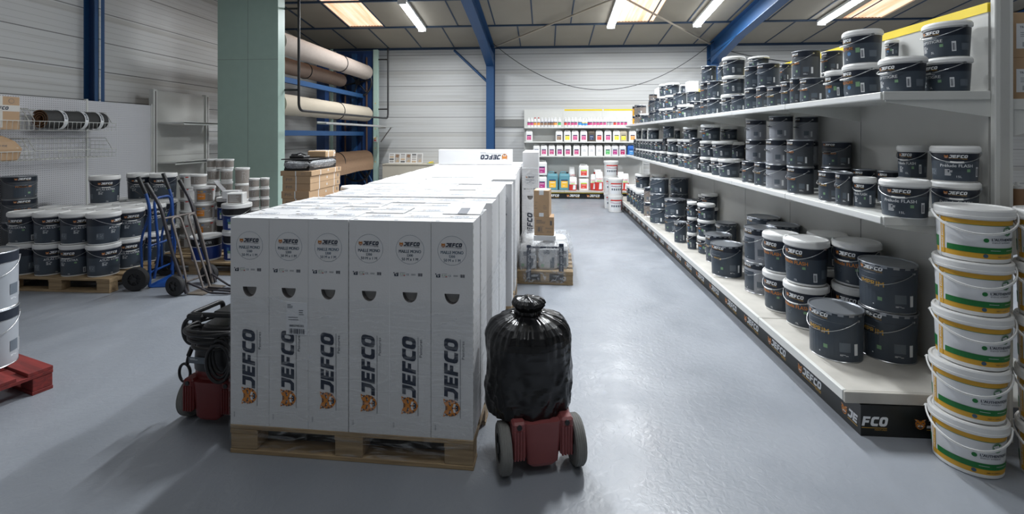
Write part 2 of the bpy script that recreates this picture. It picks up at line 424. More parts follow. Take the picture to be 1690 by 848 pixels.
# ================================================================== THE ROOM
WY, WX0, WX1, CZ, CS = 12.3, -6.25, 12.0, 3.93, 0.133       # back wall, side walls, eaves height, roof slope
YB = -6.0
def cz(y): return CZ + CS*(WY - y)
def slab(name, x0, x1, y0, y1, z0, z1, m, b=0): return struct(MB().box(x0, x1, y0, y1, z0, z1, m, b).build(name))
slab('floor', WX0-.1, WX1+.1, YB-.1, WY+.1, -0.1, 0, m_floor)
slab('wall_back', WX0-.15, WX1+.15, WY, WY+.15, 0, CZ+.1, m_siding)
def side_wall(name, x):
    b = MB(); x1 = x + (-.12 if x < 0 else .12)
    vs = [(a, y, z) for a in (x, x1) for (y, z) in ((YB, 0), (WY, 0), (WY, CZ), (YB, cz(YB)))]
    b.add(vs, [(0, 1, 2, 3), (7, 6, 5, 4), (0, 4, 5, 1), (1, 5, 6, 2), (2, 6, 7, 3), (3, 7, 4, 0)], m_siding)
    return struct(b.build(name))
side_wall('wall_left', WX0); side_wall('wall_right', WX1)
slab('wall_front', WX0-.15, WX1+.15, YB-.15, YB, 0, cz(YB)+.1, mat('front_wall', (0.35, 0.36, 0.36), 0.7))
# ceiling of panels with skylights left open
SK = [(-4.60, -3.75), (1.57, 2.42), (6.46, 7.30)]
PUR = [10.72, 9.25, 7.9, 6.7, 5.3, 3.9, 2.5, 1.1, -.3, -1.7, -3.1, -4.5]
cb = MB(); xs = sorted([WX0-.12, WX1+.12] + [v for p in SK for v in p]); ys = [YB-.1] + sorted(set([7.9, 9.25, 10.72])) + [WY+.02]
for i in range(len(xs)-1):
    for j in range(len(ys)-1):
        x0, x1, y0, y1 = xs[i], xs[i+1], ys[j], ys[j+1]
        if (x0, x1) in SK and y0 >= 7.85 and y1 <= 10.75: continue
        vs = [(x, y, cz(y) + t) for t in (0, .08) for y in (y0, y1) for x in (x0, x1)]
        cb.add(vs, [(0, 2, 3, 1), (4, 5, 7, 6), (0, 1, 5, 4), (2, 6, 7, 3), (0, 4, 6, 2), (1, 3, 7, 5)], m_ceil)
struct(cb.build('ceiling'))
def strip(b, x0, x1, y0, y1, m, dz0=-.012, dz1=.0):
    vs = [(x, y, cz(y) + t) for t in (dz0, dz1) for y in (y0, y1) for x in (x0, x1)]
    b.add(vs, [(0, 2, 3, 1), (4, 5, 7, 6), (0, 1, 5, 4), (2, 6, 7, 3), (0, 4, 6, 2), (1, 3, 7, 5)], m)
sb = MB()
for y in PUR: strip(sb, WX0, WX1, y-.022, y+.022, m_seam, -.03)
k = -8
for i in range(-8, 14):
    x = .24 + .885*i
    if x > WX0: strip(sb, x-.014, x+.014, PUR[0], WY, m_seam)
for i in range(-4, 20):
    x = -3.75 + .865*i
    if WX0 < x < WX1:
        strip(sb, x-.014, x+.014, YB, PUR[0], m_seam)
for i in range(1, 3):
    x = -4.60 - .865*(i-1)
    if x > WX0: strip(sb, x-.014, x+.014, YB, PUR[0], m_seam)
strip(sb, WX0, WX1, WY-.05, WY, m_seam, -.05)
struct(sb.build('trim_1'))
# skylights: ribbed translucent sheets giving daylight
ms = bpy.data.materials.new('skylight_sheet'); ms.use_nodes = True; nt = ms.node_tree; b_ = nt.nodes['Principled BSDF']
g_ = nt.nodes.new('ShaderNodeNewGeometry'); wv_ = nt.nodes.new('ShaderNodeVectorMath'); wv_.operation = 'MULTIPLY'; wv_.inputs[1].default_value = (9, .6, .6)
nt.links.new(g_.outputs['Position'], wv_.inputs[0]); n_ = nt.nodes.new('ShaderNodeTexNoise'); n_.inputs['Scale'].default_value = 1.0; nt.links.new(wv_.outputs[0], n_.inputs['Vector'])
cr_ = nt.nodes.new('ShaderNodeValToRGB'); nt.links.new(n_.outputs['Fac'], cr_.inputs[0])
cr_.color_ramp.elements[0].position = .3; cr_.color_ramp.elements[0].color = (.80, .43, .25, 1); cr_.color_ramp.elements[1].position = .7; cr_.color_ramp.elements[1].color = (1, .80, .62, 1)
nt.links.new(cr_.outputs[0], b_.inputs['Emission Color']); nt.links.new(cr_.outputs[0], b_.inputs['Base Color']); b_.inputs['Emission Strength'].default_value = SKY_E
for n, (x0, x1) in enumerate(SK):
    b = MB(); vs = []; N = 24
    for i in range(N+1):
        x = x0 + (x1-x0)*i/N; dz = .03 + .012*(i % 2)
        vs += [(x, 7.9, cz(7.9)+dz), (x, 10.72, cz(10.72)+dz)]
    b.add(vs, [(2*i, 2*i+1, 2*i+3, 2*i+2) for i in range(N)], ms)
    struct(b.build('window_%d' % (n+1)))
# portal frames: column + haunched rafter
def portal(name, x, base=0, w=.2):
    b = MB(); d = .30; cy = WY - .42
    def hbeam(p, q, hw, hd):     # I-section in the YZ plane, p,q = (y, z)
        py, pz = p; qy, qz = q; L = math.hypot(qy-py, qz-pz); ny, nz = -(qz-pz)/L, (qy-py)/L
        for (a0, a1, xx) in ((-hd, -hd+.016, hw), (hd-.016, hd, hw), (-hd+.016, hd-.016, .006)):
            vs = []
            for (yy, zz) in (p, q):
                for s_ in (a0, a1):
                    for X in (-xx, xx): vs.append((x + X, yy + ny*s_, zz + nz*s_))
            b.add(vs, [(0, 2, 3, 1), (4, 5, 7, 6), (0, 1, 5, 4), (2, 6, 7, 3), (0, 4, 6, 2), (1, 3, 7, 5)], m_blue)
    hbeam((cy+.2, 0), (cy+.2, CZ-.02), w/2, d/2)
    y1, y2 = cy+.34, YB+.1
    hbeam((y1, cz(y1)-.24), (y2, cz(y2)-.24), w/2, .20)
    # haunch under the rafter end
    pts = [(cy+.05, CZ-.55), (cy+.05, CZ-.25), (cy-1.5, cz(cy-1.5)-.42), (cy-1.5, cz(cy-1.5)-.44)]
    vs = [(x+s_, yy, zz) for s_ in (-w/2, w/2) for (yy, zz) in pts]
    b.add(vs, [(0, 1, 2, 3), (7, 6, 5, 4), (0, 3, 7, 4), (1, 5, 6, 2), (0, 4, 5, 1), (2, 6, 7, 3)], m_blue)
    return struct(b.build(name))
portal('trim_2', -1.42); portal('trim_3', 4.21); portal('trim_4', 9.84)
def side_col(name, y):
    b = MB(); x = WX0
    b.box(x, x+.012, y-.07, y+.07, 0, cz(y)-.02, m_blue); b.box(x+.15, x+.165, y-.07, y+.07, 0, cz(y)-.02, m_blue); b.box(x+.012, x+.15, y-.006, y+.006, 0, cz(y)-.02, m_dblue)
    b.box(x+.165, x+.18, y-.02, y+.0, 0, cz(y)-.02, m_siding)
    return struct(b.build(name))
side_col('trim_5', 5.97); side_col('trim_6', 1.2)
# recessed grey rail on the back wall and the diagonal brace
struct(MB().box(-1.30, -.55, WY-.05, WY+.001, 1.82, 2.02, mat('grey_rail', (.20, .20, .19), .5)).build('trim_7'))
struct(MB().tube([(-2.40, WY-.12, 3.84), (-1.52, WY-.22, 3.0)], .035, m_blue, 6).build('trim_8'))
m_rod = mat('tan_rod', (.42, .36, .28), .5)
struct(MB().tube([(-1.3, 11.95, CZ-.06), (1.30, 9.2, cz(9.2)-.10), (4.0, 6.4, cz(6.4)-.12)], .022, m_rod, 6).build('trim_9'))
struct(MB().tube([(4.1, 11.95, CZ-.06), (1.64, 9.2, cz(9.2)-.14), (-1.2, 6.1, cz(6.1)-.16)], .022, m_rod, 6).build('trim_10'))
def cable(name, p, q, sag, r, label):
    pts = [(p[0]+(q[0]-p[0])*t, p[1]+(q[1]-p[1])*t, p[2]+(q[2]-p[2])*t - sag*4*t*(1-t)) for t in [i/40 for i in range(41)]]
    return tag(MB().tube(pts, r, m_black, 6).build(name), label, 'cable')
cable('hanging_cable', (-1.32, 11.75, 3.92), (4.12, 11.75, 3.90), 1.18, .008, 'long thin black cable sagging across the back wall between two blue columns')
cable('hanging_cable', (4.32, WY-.02, 3.86), (9.7, WY-.02, 3.80), .42, .008, 'thin dark cable sagging high on the back wall, right of the right blue column')

# ------------------------------------------------------------------ strip lights
m_tube = mat('lit_tube', (0.93, 0.97, 1.0), 0.4, emit=TUBE_E, var=0)
def strip_light(x, y0, y1, label, power, lit=True, drop=.06):
    t = thing('strip_light', label, 'ceiling light', (x, y0, cz(y0)-drop), 0, 'ceiling strip lights'); sl = math.atan2(CS, 1); L = (y1-y0)/math.cos(sl)
    t.rotation_euler = (-sl, 0, 0)
    b = MB().box(-.09, .09, 0, L, -.02, .05, m_white, .012); b.build('housing', t)
    d = MB(); vs = []
    for y in (.01, L-.01):
        for k in range(9): a = PI + PI*k/8; vs.append((.082*math.cos(a), y, -.02 + .055*math.sin(a)))
    d.add(vs, [(k, k+1, 10+k, 9+k) for k in range(8)], m_tube if lit else m_white, True); d.add(vs, [list(range(9)), list(range(9, 18))[::-1]], m_tube if lit else m_white)
    d.build('diffuser', t)
    MB().box(-.09, .09, -.012, .012, -.075, .05, m_white, .004).build('end_cap', t); MB().box(-.09, .09, L-.012, L+.012, -.075, .05, m_white, .004).build('end_cap', t)
    if power:
        la = bpy.data.lights.new('tube_light', 'AREA'); la.shape = 'RECTANGLE'; la.size = .14; la.size_y = L*.95; la.energy = power; la.color = (.93, .97, 1.0)
        lo = bpy.data.objects.new('tube_light', la); C.objects.link(lo); lo.parent = t; lo.location = (0, L/2, -.085)
    return t
strip_light(-2.86, 9.15, 10.7, 'lit ceiling strip light left of the left blue rafter', LAMP_W)
strip_light(1.48, 9.15, 10.7, 'lit ceiling strip light beside the middle roof light', LAMP_W)
strip_light(3.38, 9.15, 10.7, 'lit ceiling strip light just left of the right blue rafter', LAMP_W)
strip_light(6.04, 9.15, 10.7, 'lit ceiling strip light above the tall shelving, rightmost of four', LAMP_W)
for i, (x, y) in enumerate(((-1.1, 5.0), (1.3, 5.0), (4.6, 5.4))):
    strip_light(x, y, y+1.5, 'lit ceiling strip light %s, nearer than the visible four' % ['over the carton pallets', 'over the aisle', 'over the far side of the shelving'][i], LAMP_K*(1, 1, .5)[i])
for i, (x, y) in enumerate(((-3.4, 3.2), (.5, .6), (-3.4, -2.5), (2.8, -2.5))):  # added out of view to give fill light, each at its own strength
    strip_light(x, y, y+1.5, 'unseen ceiling strip light added as fill near the camera end of the room', LAMP_B*(.5, 2.8, .8, 1.6)[i])

# ================================================================== RIGHT SHELVING
GX0, GX1, GY0, GP, GN = 1.675, 2.33, 2.63, 1.0, 8     # kick front, panel face, near end, bay pitch, bays
SX = 1.803                                               # front of the upper shelves
ZB, ZM, ZT = .226, 1.159, 1.827
GY1 = GY0 + GP*GN
g = thing('gondola_shelving', 'long double sided white shelving along the right of the aisle with black base panels', 'shelving', (0, 0, 0))
for i in range(GN):
    y0, y1 = GY0 + GP*i, GY0 + GP*(i+1)
    MB().box(GX1, GX1+.02, y0+.004, y1-.004, .1, 2.25, m_panel).build('back_panel', g)
    MB().box(GX1-.004, GX1+.02, y0+.004, y1-.004, 2.25, 2.30, m_yellow).build('yellow_strip', g)
    MB().box(1.600, GX1, y0+.002, y1-.002, ZB-.045, ZB, m_deck, .006).box(1.596, 1.62, y0+.002, y1-.002, ZB-.055, ZB+.004, m_shelf, .004).build('base_deck', g)
    b = MB().box(GX0, GX0+.02, y0, y1, .0, ZB-.05, m_kick)
    lg, W = LOGO_W, LW; s = .048
    for q in range(25):
        yc = GY0 + .44 + .42*q
        if y0 <= yc < y1: b.shapes(xf(lg, s, -W*s/2), flat((GX0, yc, .045), (0, -1, 0), (0, 0, 1), (-1, 0, 0)))
    if i == 0: b.shapes(xf(LOGO_JE, s), flat((GX0, GY0 + 2*.855*s + .005, .045), (0, -1, 0), (0, 0, 1), (-1, 0, 0)))
    b.build('kick_panel', g)
    for z in (ZM, ZT):
        b = MB().box(SX, GX1, y0+.003, y1-.003, z-.02, z, m_shelf); b.box(SX-.012, SX, y0+.003, y1-.003, z-.036, z+.004, m_shelf, .003)
        b.box(SX-.014, SX-.012, y0+.003, y1-.003, z-.03, z-.004, mat('price_rail', (.74, .75, .75), .25)); b.build('shelf_board', g)
for i in range(GN+1):
    y = GY0 + GP*i - (.0 if i else 0)
    if i in (0, GN):
        sg = -1 if i == 0 else 1
        MB().box(2.335, 2.425, min(y, y+sg*.03), max(y, y+sg*.03), 0, 2.42 if i == 0 else 2.32, m_shelf, .004).box(2.358, 2.402, y+sg*.0302-.002, y+sg*.0302+.002, .02, 2.40 if i == 0 else 2.3, m_panel).build('upright', g)
    else: MB().box(2.342, 2.418, y-.02, y+.02, 0, 2.3, m_shelf).build('upright', g)
    for z in (ZM, ZT):
        t = .004; yy = y + (0 if i == 0 else -t)
        for (side, xa, xb) in ((0, SX+.01, 2.335),):
            pts = [(xb, z-.022), (xa, z-.022), (xa, z-.05), (xa+.2, z-.08), (xb, z-.13)]
            vs = [(X, yy + e, Z) for e in (-t if i == 0 else 0, t) for X, Z in pts]
            MB().add(vs, [(0, 1, 2, 3, 4), (9, 8, 7, 6, 5), (0, 5, 6, 1), (1, 6, 7, 2), (2, 7, 8, 3), (3, 8, 9, 4), (4, 9, 5, 0)], m_shelf).build('bracket', g)
# near end: shelf lip plates, end kick panel
for z in (ZM, ZT): MB().box(SX-.005, GX1, GY0-.012, GY0+.002, z-.04, z+.006, m_shelf, .003).build('end_lip', g)
b = MB().box(GX0, GX1, GY0-.02, GY0-.0, 0, ZB-.062, m_kick); s = .050
b.shapes(xf(LOGO_FCO, s, 0, 0), flat((GX0+.004, GY0-.02, .055), (1, 0, 0), (0, 0, 1), (0, -1, 0)))
b.shapes(xf(LOGO_W, s, 0, 0), flat((GX0+.33, GY0-.02, .055), (1, 0, 0), (0, 0, 1), (0, -1, 0)))
b.build('kick_panel', g)
MB().box(1.600, GX1, GY0-.012, GY0+.003, ZB-.06, ZB+.001, m_deck, .003).build('end_lip', g)
# far side of the same unit
for i in range(GN):
    y0, y1 = GY0 + GP*i, GY0 + GP*(i+1)
    MB().box(2.41, 2.43, y0+.004, y1-.004, .1, 2.30, m_panel).build('back_panel', g)
    for z in (.2, 1.155, 1.78): MB().box(2.43, 2.94, y0+.003, y1-.003, z-.03, z, m_shelf).build('shelf_board', g)
for z in (1.155, 1.78):
    pts = [(2.425, z-.03), (2.92, z-.03), (2.92, z-.06), (2.425, z-.19)]
    vs = [(X, GY0 + e, Z) for e in (-.004, .004) for X, Z in pts]
    MB().add(vs, [(0, 1, 2, 3), (7, 6, 5, 4), (0, 4, 5, 1), (1, 5, 6, 2), (2, 6, 7, 3), (3, 7, 4, 0)], m_shelf).box(2.43, 2.94, GY0-.01, GY0+.003, z-.045, z+.01, m_shelf).build('bracket', g)
for k, (z0, h) in enumerate(((1.78, .235), (2.015, .245))):
    b = MB().box(-.16, .16, -.2, .2, 0, h, m_kraft, .003).box(-.13, .0, -.2008, -.2, .05, h-.06, m_wprint)
    b.shapes([text('TRAITEMENT', m_nprint, .012, -.065, h-.085)] + [rect(m_nprint, -.11, -.03, h-.11-.01*q, h-.108-.01*q) for q in range(3)] + ean(m_nprint, -.10, -.05, .06, .085), flat((0, -.2008, 0), (1, 0, 0), (0, 0, 1), (0, -1, 0)))
    tag(b.build('cardboard_box', None, (2.66, 2.90, z0+.001)), 'brown cardboard box with white label behind the end upright, %s of two' % ('lower' if k == 0 else 'upper'), 'box', 'cardboard boxes behind the shelving end')
m_tubec = mat('kraft_tube', (.34, .20, .11), .6)
for k in range(6):
    t = thing('cartridge', 'brown cartridge with white cap on the far side shelf, %s from the upright' % ['first', 'second', 'third', 'fourth', 'fifth', 'sixth'][k], 'cartridge', (2.49+.062*k, 2.72, 1.156), 0, 'cartridges on the far side shelf')
    MB().lathe([(.027, 0), (.027, .155)], m_tubec, 16, cap0=True, cap1=True).build('tube', t); MB().lathe([(.028, .155), (.028, .168), (.012, .172), (.008, .19)], m_white, 16, cap1=True).build('cap', t)

# ================================================================== PAILS AND TINS
def body_tf(rb, rt, H, a0=-PI/2, eps=.0009):
    def tf(u, v, e=0):
        R = rb + (rt-rb)*v/H; a = a0 + u/R; R += e; return ((R+eps)*math.cos(a), (R+eps)*math.sin(a), v)
    return tf
def bail(R, z0, drop, r=.0022, grip=None, m=None, tilt=.012):
    b = MB(); pts = []
    for k in range(25):
        a = -PI*k/24; q = math.sin(PI*k/24)
        pts.append(((R+.004)*math.cos(a), (R+.004 + tilt*q)*math.sin(a), z0 - drop*q))
    b.tube(pts, r, m or m_metal, 6)
    if grip: b.grip = MB().tube(pts[10:15], grip[0], grip[1], 8)
    for s_ in (-1, 1): b.cyl((s_*(R-.006), 0, z0), (s_*(R+.008), 0, z0), .007, m or m_metal, 10)
    return b
def fine_print(m, u0, v0, w_, n, h=.0028, gap=.0062, seed=1):
    r = random.Random(seed); return [rect(m, u0, u0 + w_*r.uniform(.55, 1), v0 - gap*i, v0 - gap*i + h) for i in range(n)]
KIND = {}
def handle_part(b): return ('handle', b.mesh('handle'), b.grip.mesh('grip') if getattr(b, 'grip', None) else None)
def pail_kind(key, R, H, rb, rt, prod, pcol, psz, lidh=.036, base=m_slate, band=m_navy, wbase=.012, gripm=m_white, extra='15L', desc='', small=None):
    hb = H - lidh*.55; bt = H - lidh                     # body top, label top
    b = MB(); f = lambda z: rb + (rt-rb)*z/H
    zb = bt - .30*bt
    b.lathe([(f(0)-.004, 0), (f(0), .004), (f(wbase), wbase)], m_white, 36, cap0=True)
    b.lathe([(f(wbase), wbase), (f(wbase)+.0004, wbase+.001), (f(zb)+.0004, zb)], base, 36)
    b.lathe([(f(zb)+.0004, zb), (f(bt-.006)+.0004, bt-.006)], band, 36); b.lathe([(f(bt-.006), bt-.006), (f(hb), hb)], m_white, 36)
    tf = body_tf(rb, rt, H, eps=.0014); lh = R*.165
    sh = xf(LOGO_W, lh, -LW*lh*.42, zb + (bt-zb)*.36)
    for q in prod: pass
    y = zb - .016 - psz
    sh += [rect(m_wprint, -R*.42, R*.30, zb-.010, zb-.0085, 6)]
    sh += [text(prod, pcol, psz, 0, y, 'c', .95, .012)]
    sh += fine_print(m_gprint if pcol != m_wprint else m_wprint, -R*.45, y - .016, R*.32, 6)
    sh += [text(extra, m_wprint, .012, R*.1, .025)]
    sh += [rect(m_greenp, R*.40, R*.54, y-.026, y-.010, 2)] if small != 'blue' else [disc(m_bluep, R*.25, y-.022, .012, 14), rect(m_greenp, R*.62, R*.82, y-.02, y+.008, 2)]
    sh += [rect(m_wprint, R*.85, R*1.02, .03, .085, 2)] + ean(m_nprint, R*.87, R*1.0, .036, .076, 5)
    sh += [rect(m_gprint, -R*1.25, -R*.85, zb*.30, zb*.62, 4)] + fine_print(m_wprint, -R*1.22, zb*.55, R*.32, 5)
    sh += [rect(m_gprint, R*1.25, R*1.65, zb*.30, zb*.62, 4)]
    b.shapes(sh, tf)
    l = MB(); rl = R
    l.lathe([(rt+.001, H-lidh), (rl-.002, H-lidh+.001), (rl, H-lidh+.004), (rl, H-.012), (rl-.003, H-.006), (rl-.008, H), (rl-.014, H-.001), (rl-.018, H-.006), (0.0001, H-.004)], m_white, 36)
    if wbase > .01: pass
    KIND[key] = dict(R=R, H=H, desc=desc, cat='paint pail', name='paint_pail', parts=[('body', b.mesh('body')), ('lid', l.mesh('lid')), handle_part(bail(rt, H-lidh-.004, H*.26, grip=(.005, gripm) if gripm else None))])
def tin_kind(key, R, H, body, band, prod, pcol, psz, desc='', lidm=m_lid, rb=None, lugs=False, logo_on=True, bandf=.76, grip=m_black, white_tick=True, lidlab=None, prod_dark=False):
    rb = rb or R-.004; rt = R-.004; b = MB(); f = lambda z: rb + (rt-rb)*z/H
    zb = H*bandf
    b.lathe([(rb+.002, 0), (rb+.003, .003), (rb, .007)], m_metal, 36, cap0=True)
    b.lathe([(f(.007), .007), (f(zb), zb)], body, 36); b.lathe([(f(zb), zb), (f(zb)+.0015, zb+.002), (f(zb), zb+.004), (f(H), H-.008)], band, 36)
    tf = body_tf(rb, rt, H, eps=.0012); lh = R*.17
    sh = xf(LOGO_W, lh, -LW*lh*.42, zb + (H-zb)*.38) if logo_on else []
    y = zb*.68; 
    dk = m_nprint
    if prod: sh += [rect(m_slate if pcol is not m_nprint else m_lav, -R*.55, R*.62, zb*.12, zb*.90, 8)]
    if prod: sh += [text(prod, pcol, psz, R*.02, y, 'c', .92, .014), rect(m_wprint if pcol is not m_nprint else m_nprint, -R*.45, R*.2, y+psz+.008, y+psz+.0092, 5)]
    sh += fine_print(m_gprint if pcol is not m_nprint else m_nprint, -R*.45, y - .012, R*.35, 4)
    sh += [disc(m_wprint, R*.1, zb*.18, .004, 8)]
    sh += [rect(m_greenp, R*.25, R*.40, zb*.30, zb*.40, 2)] if white_tick else []
    sh += [rect(m_gprint, R*.8, R*1.2, zb*.28, zb*.52, 4)] + fine_print(m_wprint, R*.82, zb*.20, R*.32, 2)
    sh += [rect(m_wprint, R*1.35, R*1.5, zb*.2, zb*.5, 2)]
    b.shapes(sh, tf)
    l = MB(); o = R
    l.lathe([(o-.003, H-.010), (o, H-.008), (o+.001, H-.004), (o-.001, H), (o-.005, H), (o-.009, H-.006), (o-.012, H-.009), (0.0001, H-.009)], lidm, 36)
    if lugs:
        for k in range(16):
            a = 2*PI*k/16 + .1; w_ = .10
            vs = [((o+e)*math.cos(a+q*w_), (o+e)*math.sin(a+q*w_), z) for q in (-1, 1) for (e, z) in ((.0015, H-.006), (.0005, H-.022))]
            l.add(vs, [(0, 1, 3, 2)], lidm)
    KIND[key] = dict(R=R, H=H, desc=desc, cat='paint tin', name='paint_drum' if lugs else 'paint_tin', parts=[('body', b.mesh('body')), ('lid', l.mesh('lid')), handle_part(bail(rt, H*.86, H*.30, grip=(.005, grip)))])
pail_kind('pF', .150, .285, .126, .141, 'Prélude FLASH', m_orange, .024, .042, wbase=.014, desc='navy pail with orange text and white lid')
pail_kind('pG', .105, .20, .090, .099, 'Prélude FLASH', m_wprint, .017, .034, wbase=.005, desc='navy pail with grey FLASH text and white lid')
pail_kind('pM', .105, .20, .090, .099, 'MULTIGRE', m_orange, .017, .032, wbase=.003, small='blue', extra='5L', desc='navy pail with orange text and white lid')
pail_kind('pO', .105, .20, .090, .099, 'OPTITIGRE', m_wprint, .017, .032, wbase=.003, extra='5L', desc='navy pail with white text and white lid')
pail_kind('pS', .085, .20, .073, .080, 'Satin', m_wprint, .015, .032, wbase=.003, extra='3L', desc='small navy pail with white lid')
pail_kind('pA', .146, .33, .128, .139, 'ATLAS EXTRA', m_wprint, .021, .045, wbase=.014, desc='navy pail with white text and white lid')
tin_kind('tO', .10, .25, m_tin, m_navy, 'EXALNEO', m_orange, .018, 'dark tin with orange text')
tin_kind('tS', .10, .25, m_tin, m_navy, 'SYMBOLE', m_gold, .018, 'dark tin with gold text')
tin_kind('tP', .09, .25, m_slate, m_navy, '', m_wprint, .016, 'slate coloured tin')
tin_kind('tL', .10, .25, m_lav, m_navy, 'Lumex', m_nprint, .018, 'pale grey tin with navy top band', white_tick=False)
tin_kind('tB', .09, .22, m_brn, m_navy, '', m_gold, .016, 'grey brown tin with dark top band')
tin_kind('tY', .05, .22, m_yel, m_navy, '', m_gold, .016, 'amber tin with dark ends', logo_on=False)
tin_kind('dI', .157, .33, m_slate, m_slate, 'IMPRIM', m_gold, .036, 'dark metal drum with gold text', rb=.145, lugs=True, bandf=.78)
tin_kind('dN', .157, .33, m_slate, m_navy, 'eneo', m_gold, .034, 'dark metal drum with gold text', rb=.145, lugs=True, bandf=.78)
tin_kind('dP', .157, .33, m_slate, m_slate, '', m_gold, .034, 'plain slate metal drum', rb=.148, lugs=True, bandf=.80)
tin_kind('dL', .157, .33, m_lav, m_navy, 'Lumex', m_gprint, .030, 'pale grey metal drum with navy top band', rb=.148, lugs=True, bandf=.80, white_tick=False)
tin_kind('dD', .157, .33, m_tin, m_navy, 'Prélude 80', m_orange, .026, 'black metal drum with orange text', rb=.150, lugs=False, bandf=.76)
tin_kind('dS', .12, .25, m_slate, m_navy, 'Laqua', m_wprint, .026, 'small slate drum with white text', rb=.112, lugs=True, bandf=.78)
PROTO = {}
def place(kind, x, y, z, r, h, rz, label='', cat=None, group=None):
    K = KIND[kind]; s = (r/K['R'], r/K['R'], h/K['H'])
    e = thing(K['name'], label, cat or K['cat'], (x, y, z + .0005), rz, group); e.scale = s
    for p in K['parts']:
        q = link(p[0], p[1], e)
        if len(p) > 2 and p[2]: link('grip', p[2], q)
    return e
ORD = ['first', 'second', 'third', 'fourth', 'fifth', 'sixth', 'seventh', 'eighth', 'ninth', 'tenth', 'eleventh', 'twelfth', 'thirteenth', 'fourteenth', 'fifteenth', 'sixteenth', 'seventeenth', 'eighteenth', 'nineteenth', 'twentieth', 'twenty-first', 'twenty-second', 'twenty-third', 'twenty-fourth', 'twenty-fifth', 'twenty-sixth', 'twenty-seventh', 'twenty-eighth', 'twenty-ninth', 'thirtieth']
SHELF = {'T': (ZT, SX, 'top shelf', .045), 'M': (ZM, SX, 'middle shelf', .035), 'B': (ZB, 1.62, 'bottom shelf', .05)}
STK = []
def S(shelf, kinds, pl, pr, ys, row=None, rz=None, z0=None, nh=0, name=None):
    """one stack: pixel span of its widest item, pixel heights of the tier edges bottom to top;
    row None = at the shelf front, 'b' = against the panel, 'y' = found from its foot, a number = x of the axis"""
    zs, xf_, _, gap = SHELF[shelf]
    if z0 is None: z0 = zs
    elif isinstance(z0, str): z0 = max(q['top'] for q in STK if q['name'] in z0.split(','))
    pc = (pl + pr)/2; u = (pc - CX)/F; k = math.sqrt(1 + u*u); r = .1
    for _i in range(30):
        if row == 'y':
            tf_ = (CAMZ - z0)*F/(ys[0] - HY); t = tf_ + r*.9; x, y = at_t(pc, t)
        else:
            x = xf_ + r + gap if row is None else (GX1 - r - .012 if row == 'b' else row)
            x, y, t = at_x(pc, x)
        r = (pr - pl)*t/(2*F*k)
    if row == 'y' and x + r > GX1 - .005: x = GX1 - .005 - r
    if not isinstance(kinds, (list, tuple)): kinds = [kinds]*(len(ys) - 1)
    tf_ = t - r*.95; zz = [z0]
    if nh:      # tiers hidden below the first visible edge
        zt = zof(ys[0], tf_); hh = (zt - z0)/nh
        for i in range(nh): zz.append(zz[-1] + hh)
        kinds = [kinds[0]]*nh + list(kinds)
    for yv in ys[1:]: zz.append(zof(yv, tf_))
    STK.append(dict(z0=z0, pl=pl, shelf=shelf, kinds=kinds, x=x, y=y, r=r, zz=zz, row=row, rz=rz, name=name, top=zz[-1], pert=z0 > zs + .01))
NOM = dict(pM=.105, pO=.105, pG=.105, pS=.095, pF=.125, tO=.09, tS=.09, tP=.088, tL=.095, tB=.088, tY=.06, dP=.15, dN=.15, dL=.15, dS=.1, dI=.157)
def widen():
    for sh in 'TMB':
        fr = sorted([s for s in STK if s['shelf'] == sh and s['z0'] <= SHELF[sh][0] + .01 and s['row'] is None], key=lambda s: s['y'])
        oth = [s for s in STK if s['shelf'] == sh and s['z0'] <= SHELF[sh][0] + .01 and s['row'] is not None]
        done = []
        for s in fr:
            rn = NOM[s['kinds'][0]]
            if s['r'] < rn:
                r = rn; ok = False
                while not ok and r > s['r']:
                    x = SHELF[sh][1] + r + SHELF[sh][3]
                    lo, hi = s['y']-.4, s['y']+.1
                    for _ in range(40):
                        y = (lo + hi)/2; t = depth(x, y); pc = CX + F*(x*ct + y*st)/t; k = math.sqrt(1 + ((pc-CX)/F)**2)
                        if pc - r*F*k/t < s['pl']: hi = y
                        else: lo = y
                    ok = all(math.hypot(x - q['x'], y - q['y']) > r + q['r'] + .002 for q in done + oth)
                    if not ok: r -= .003
                if ok: s['x'], s['y'], s['r'] = x, y, r
            done.append(s)
def default_rz(x, y): return -PI/2 + .06
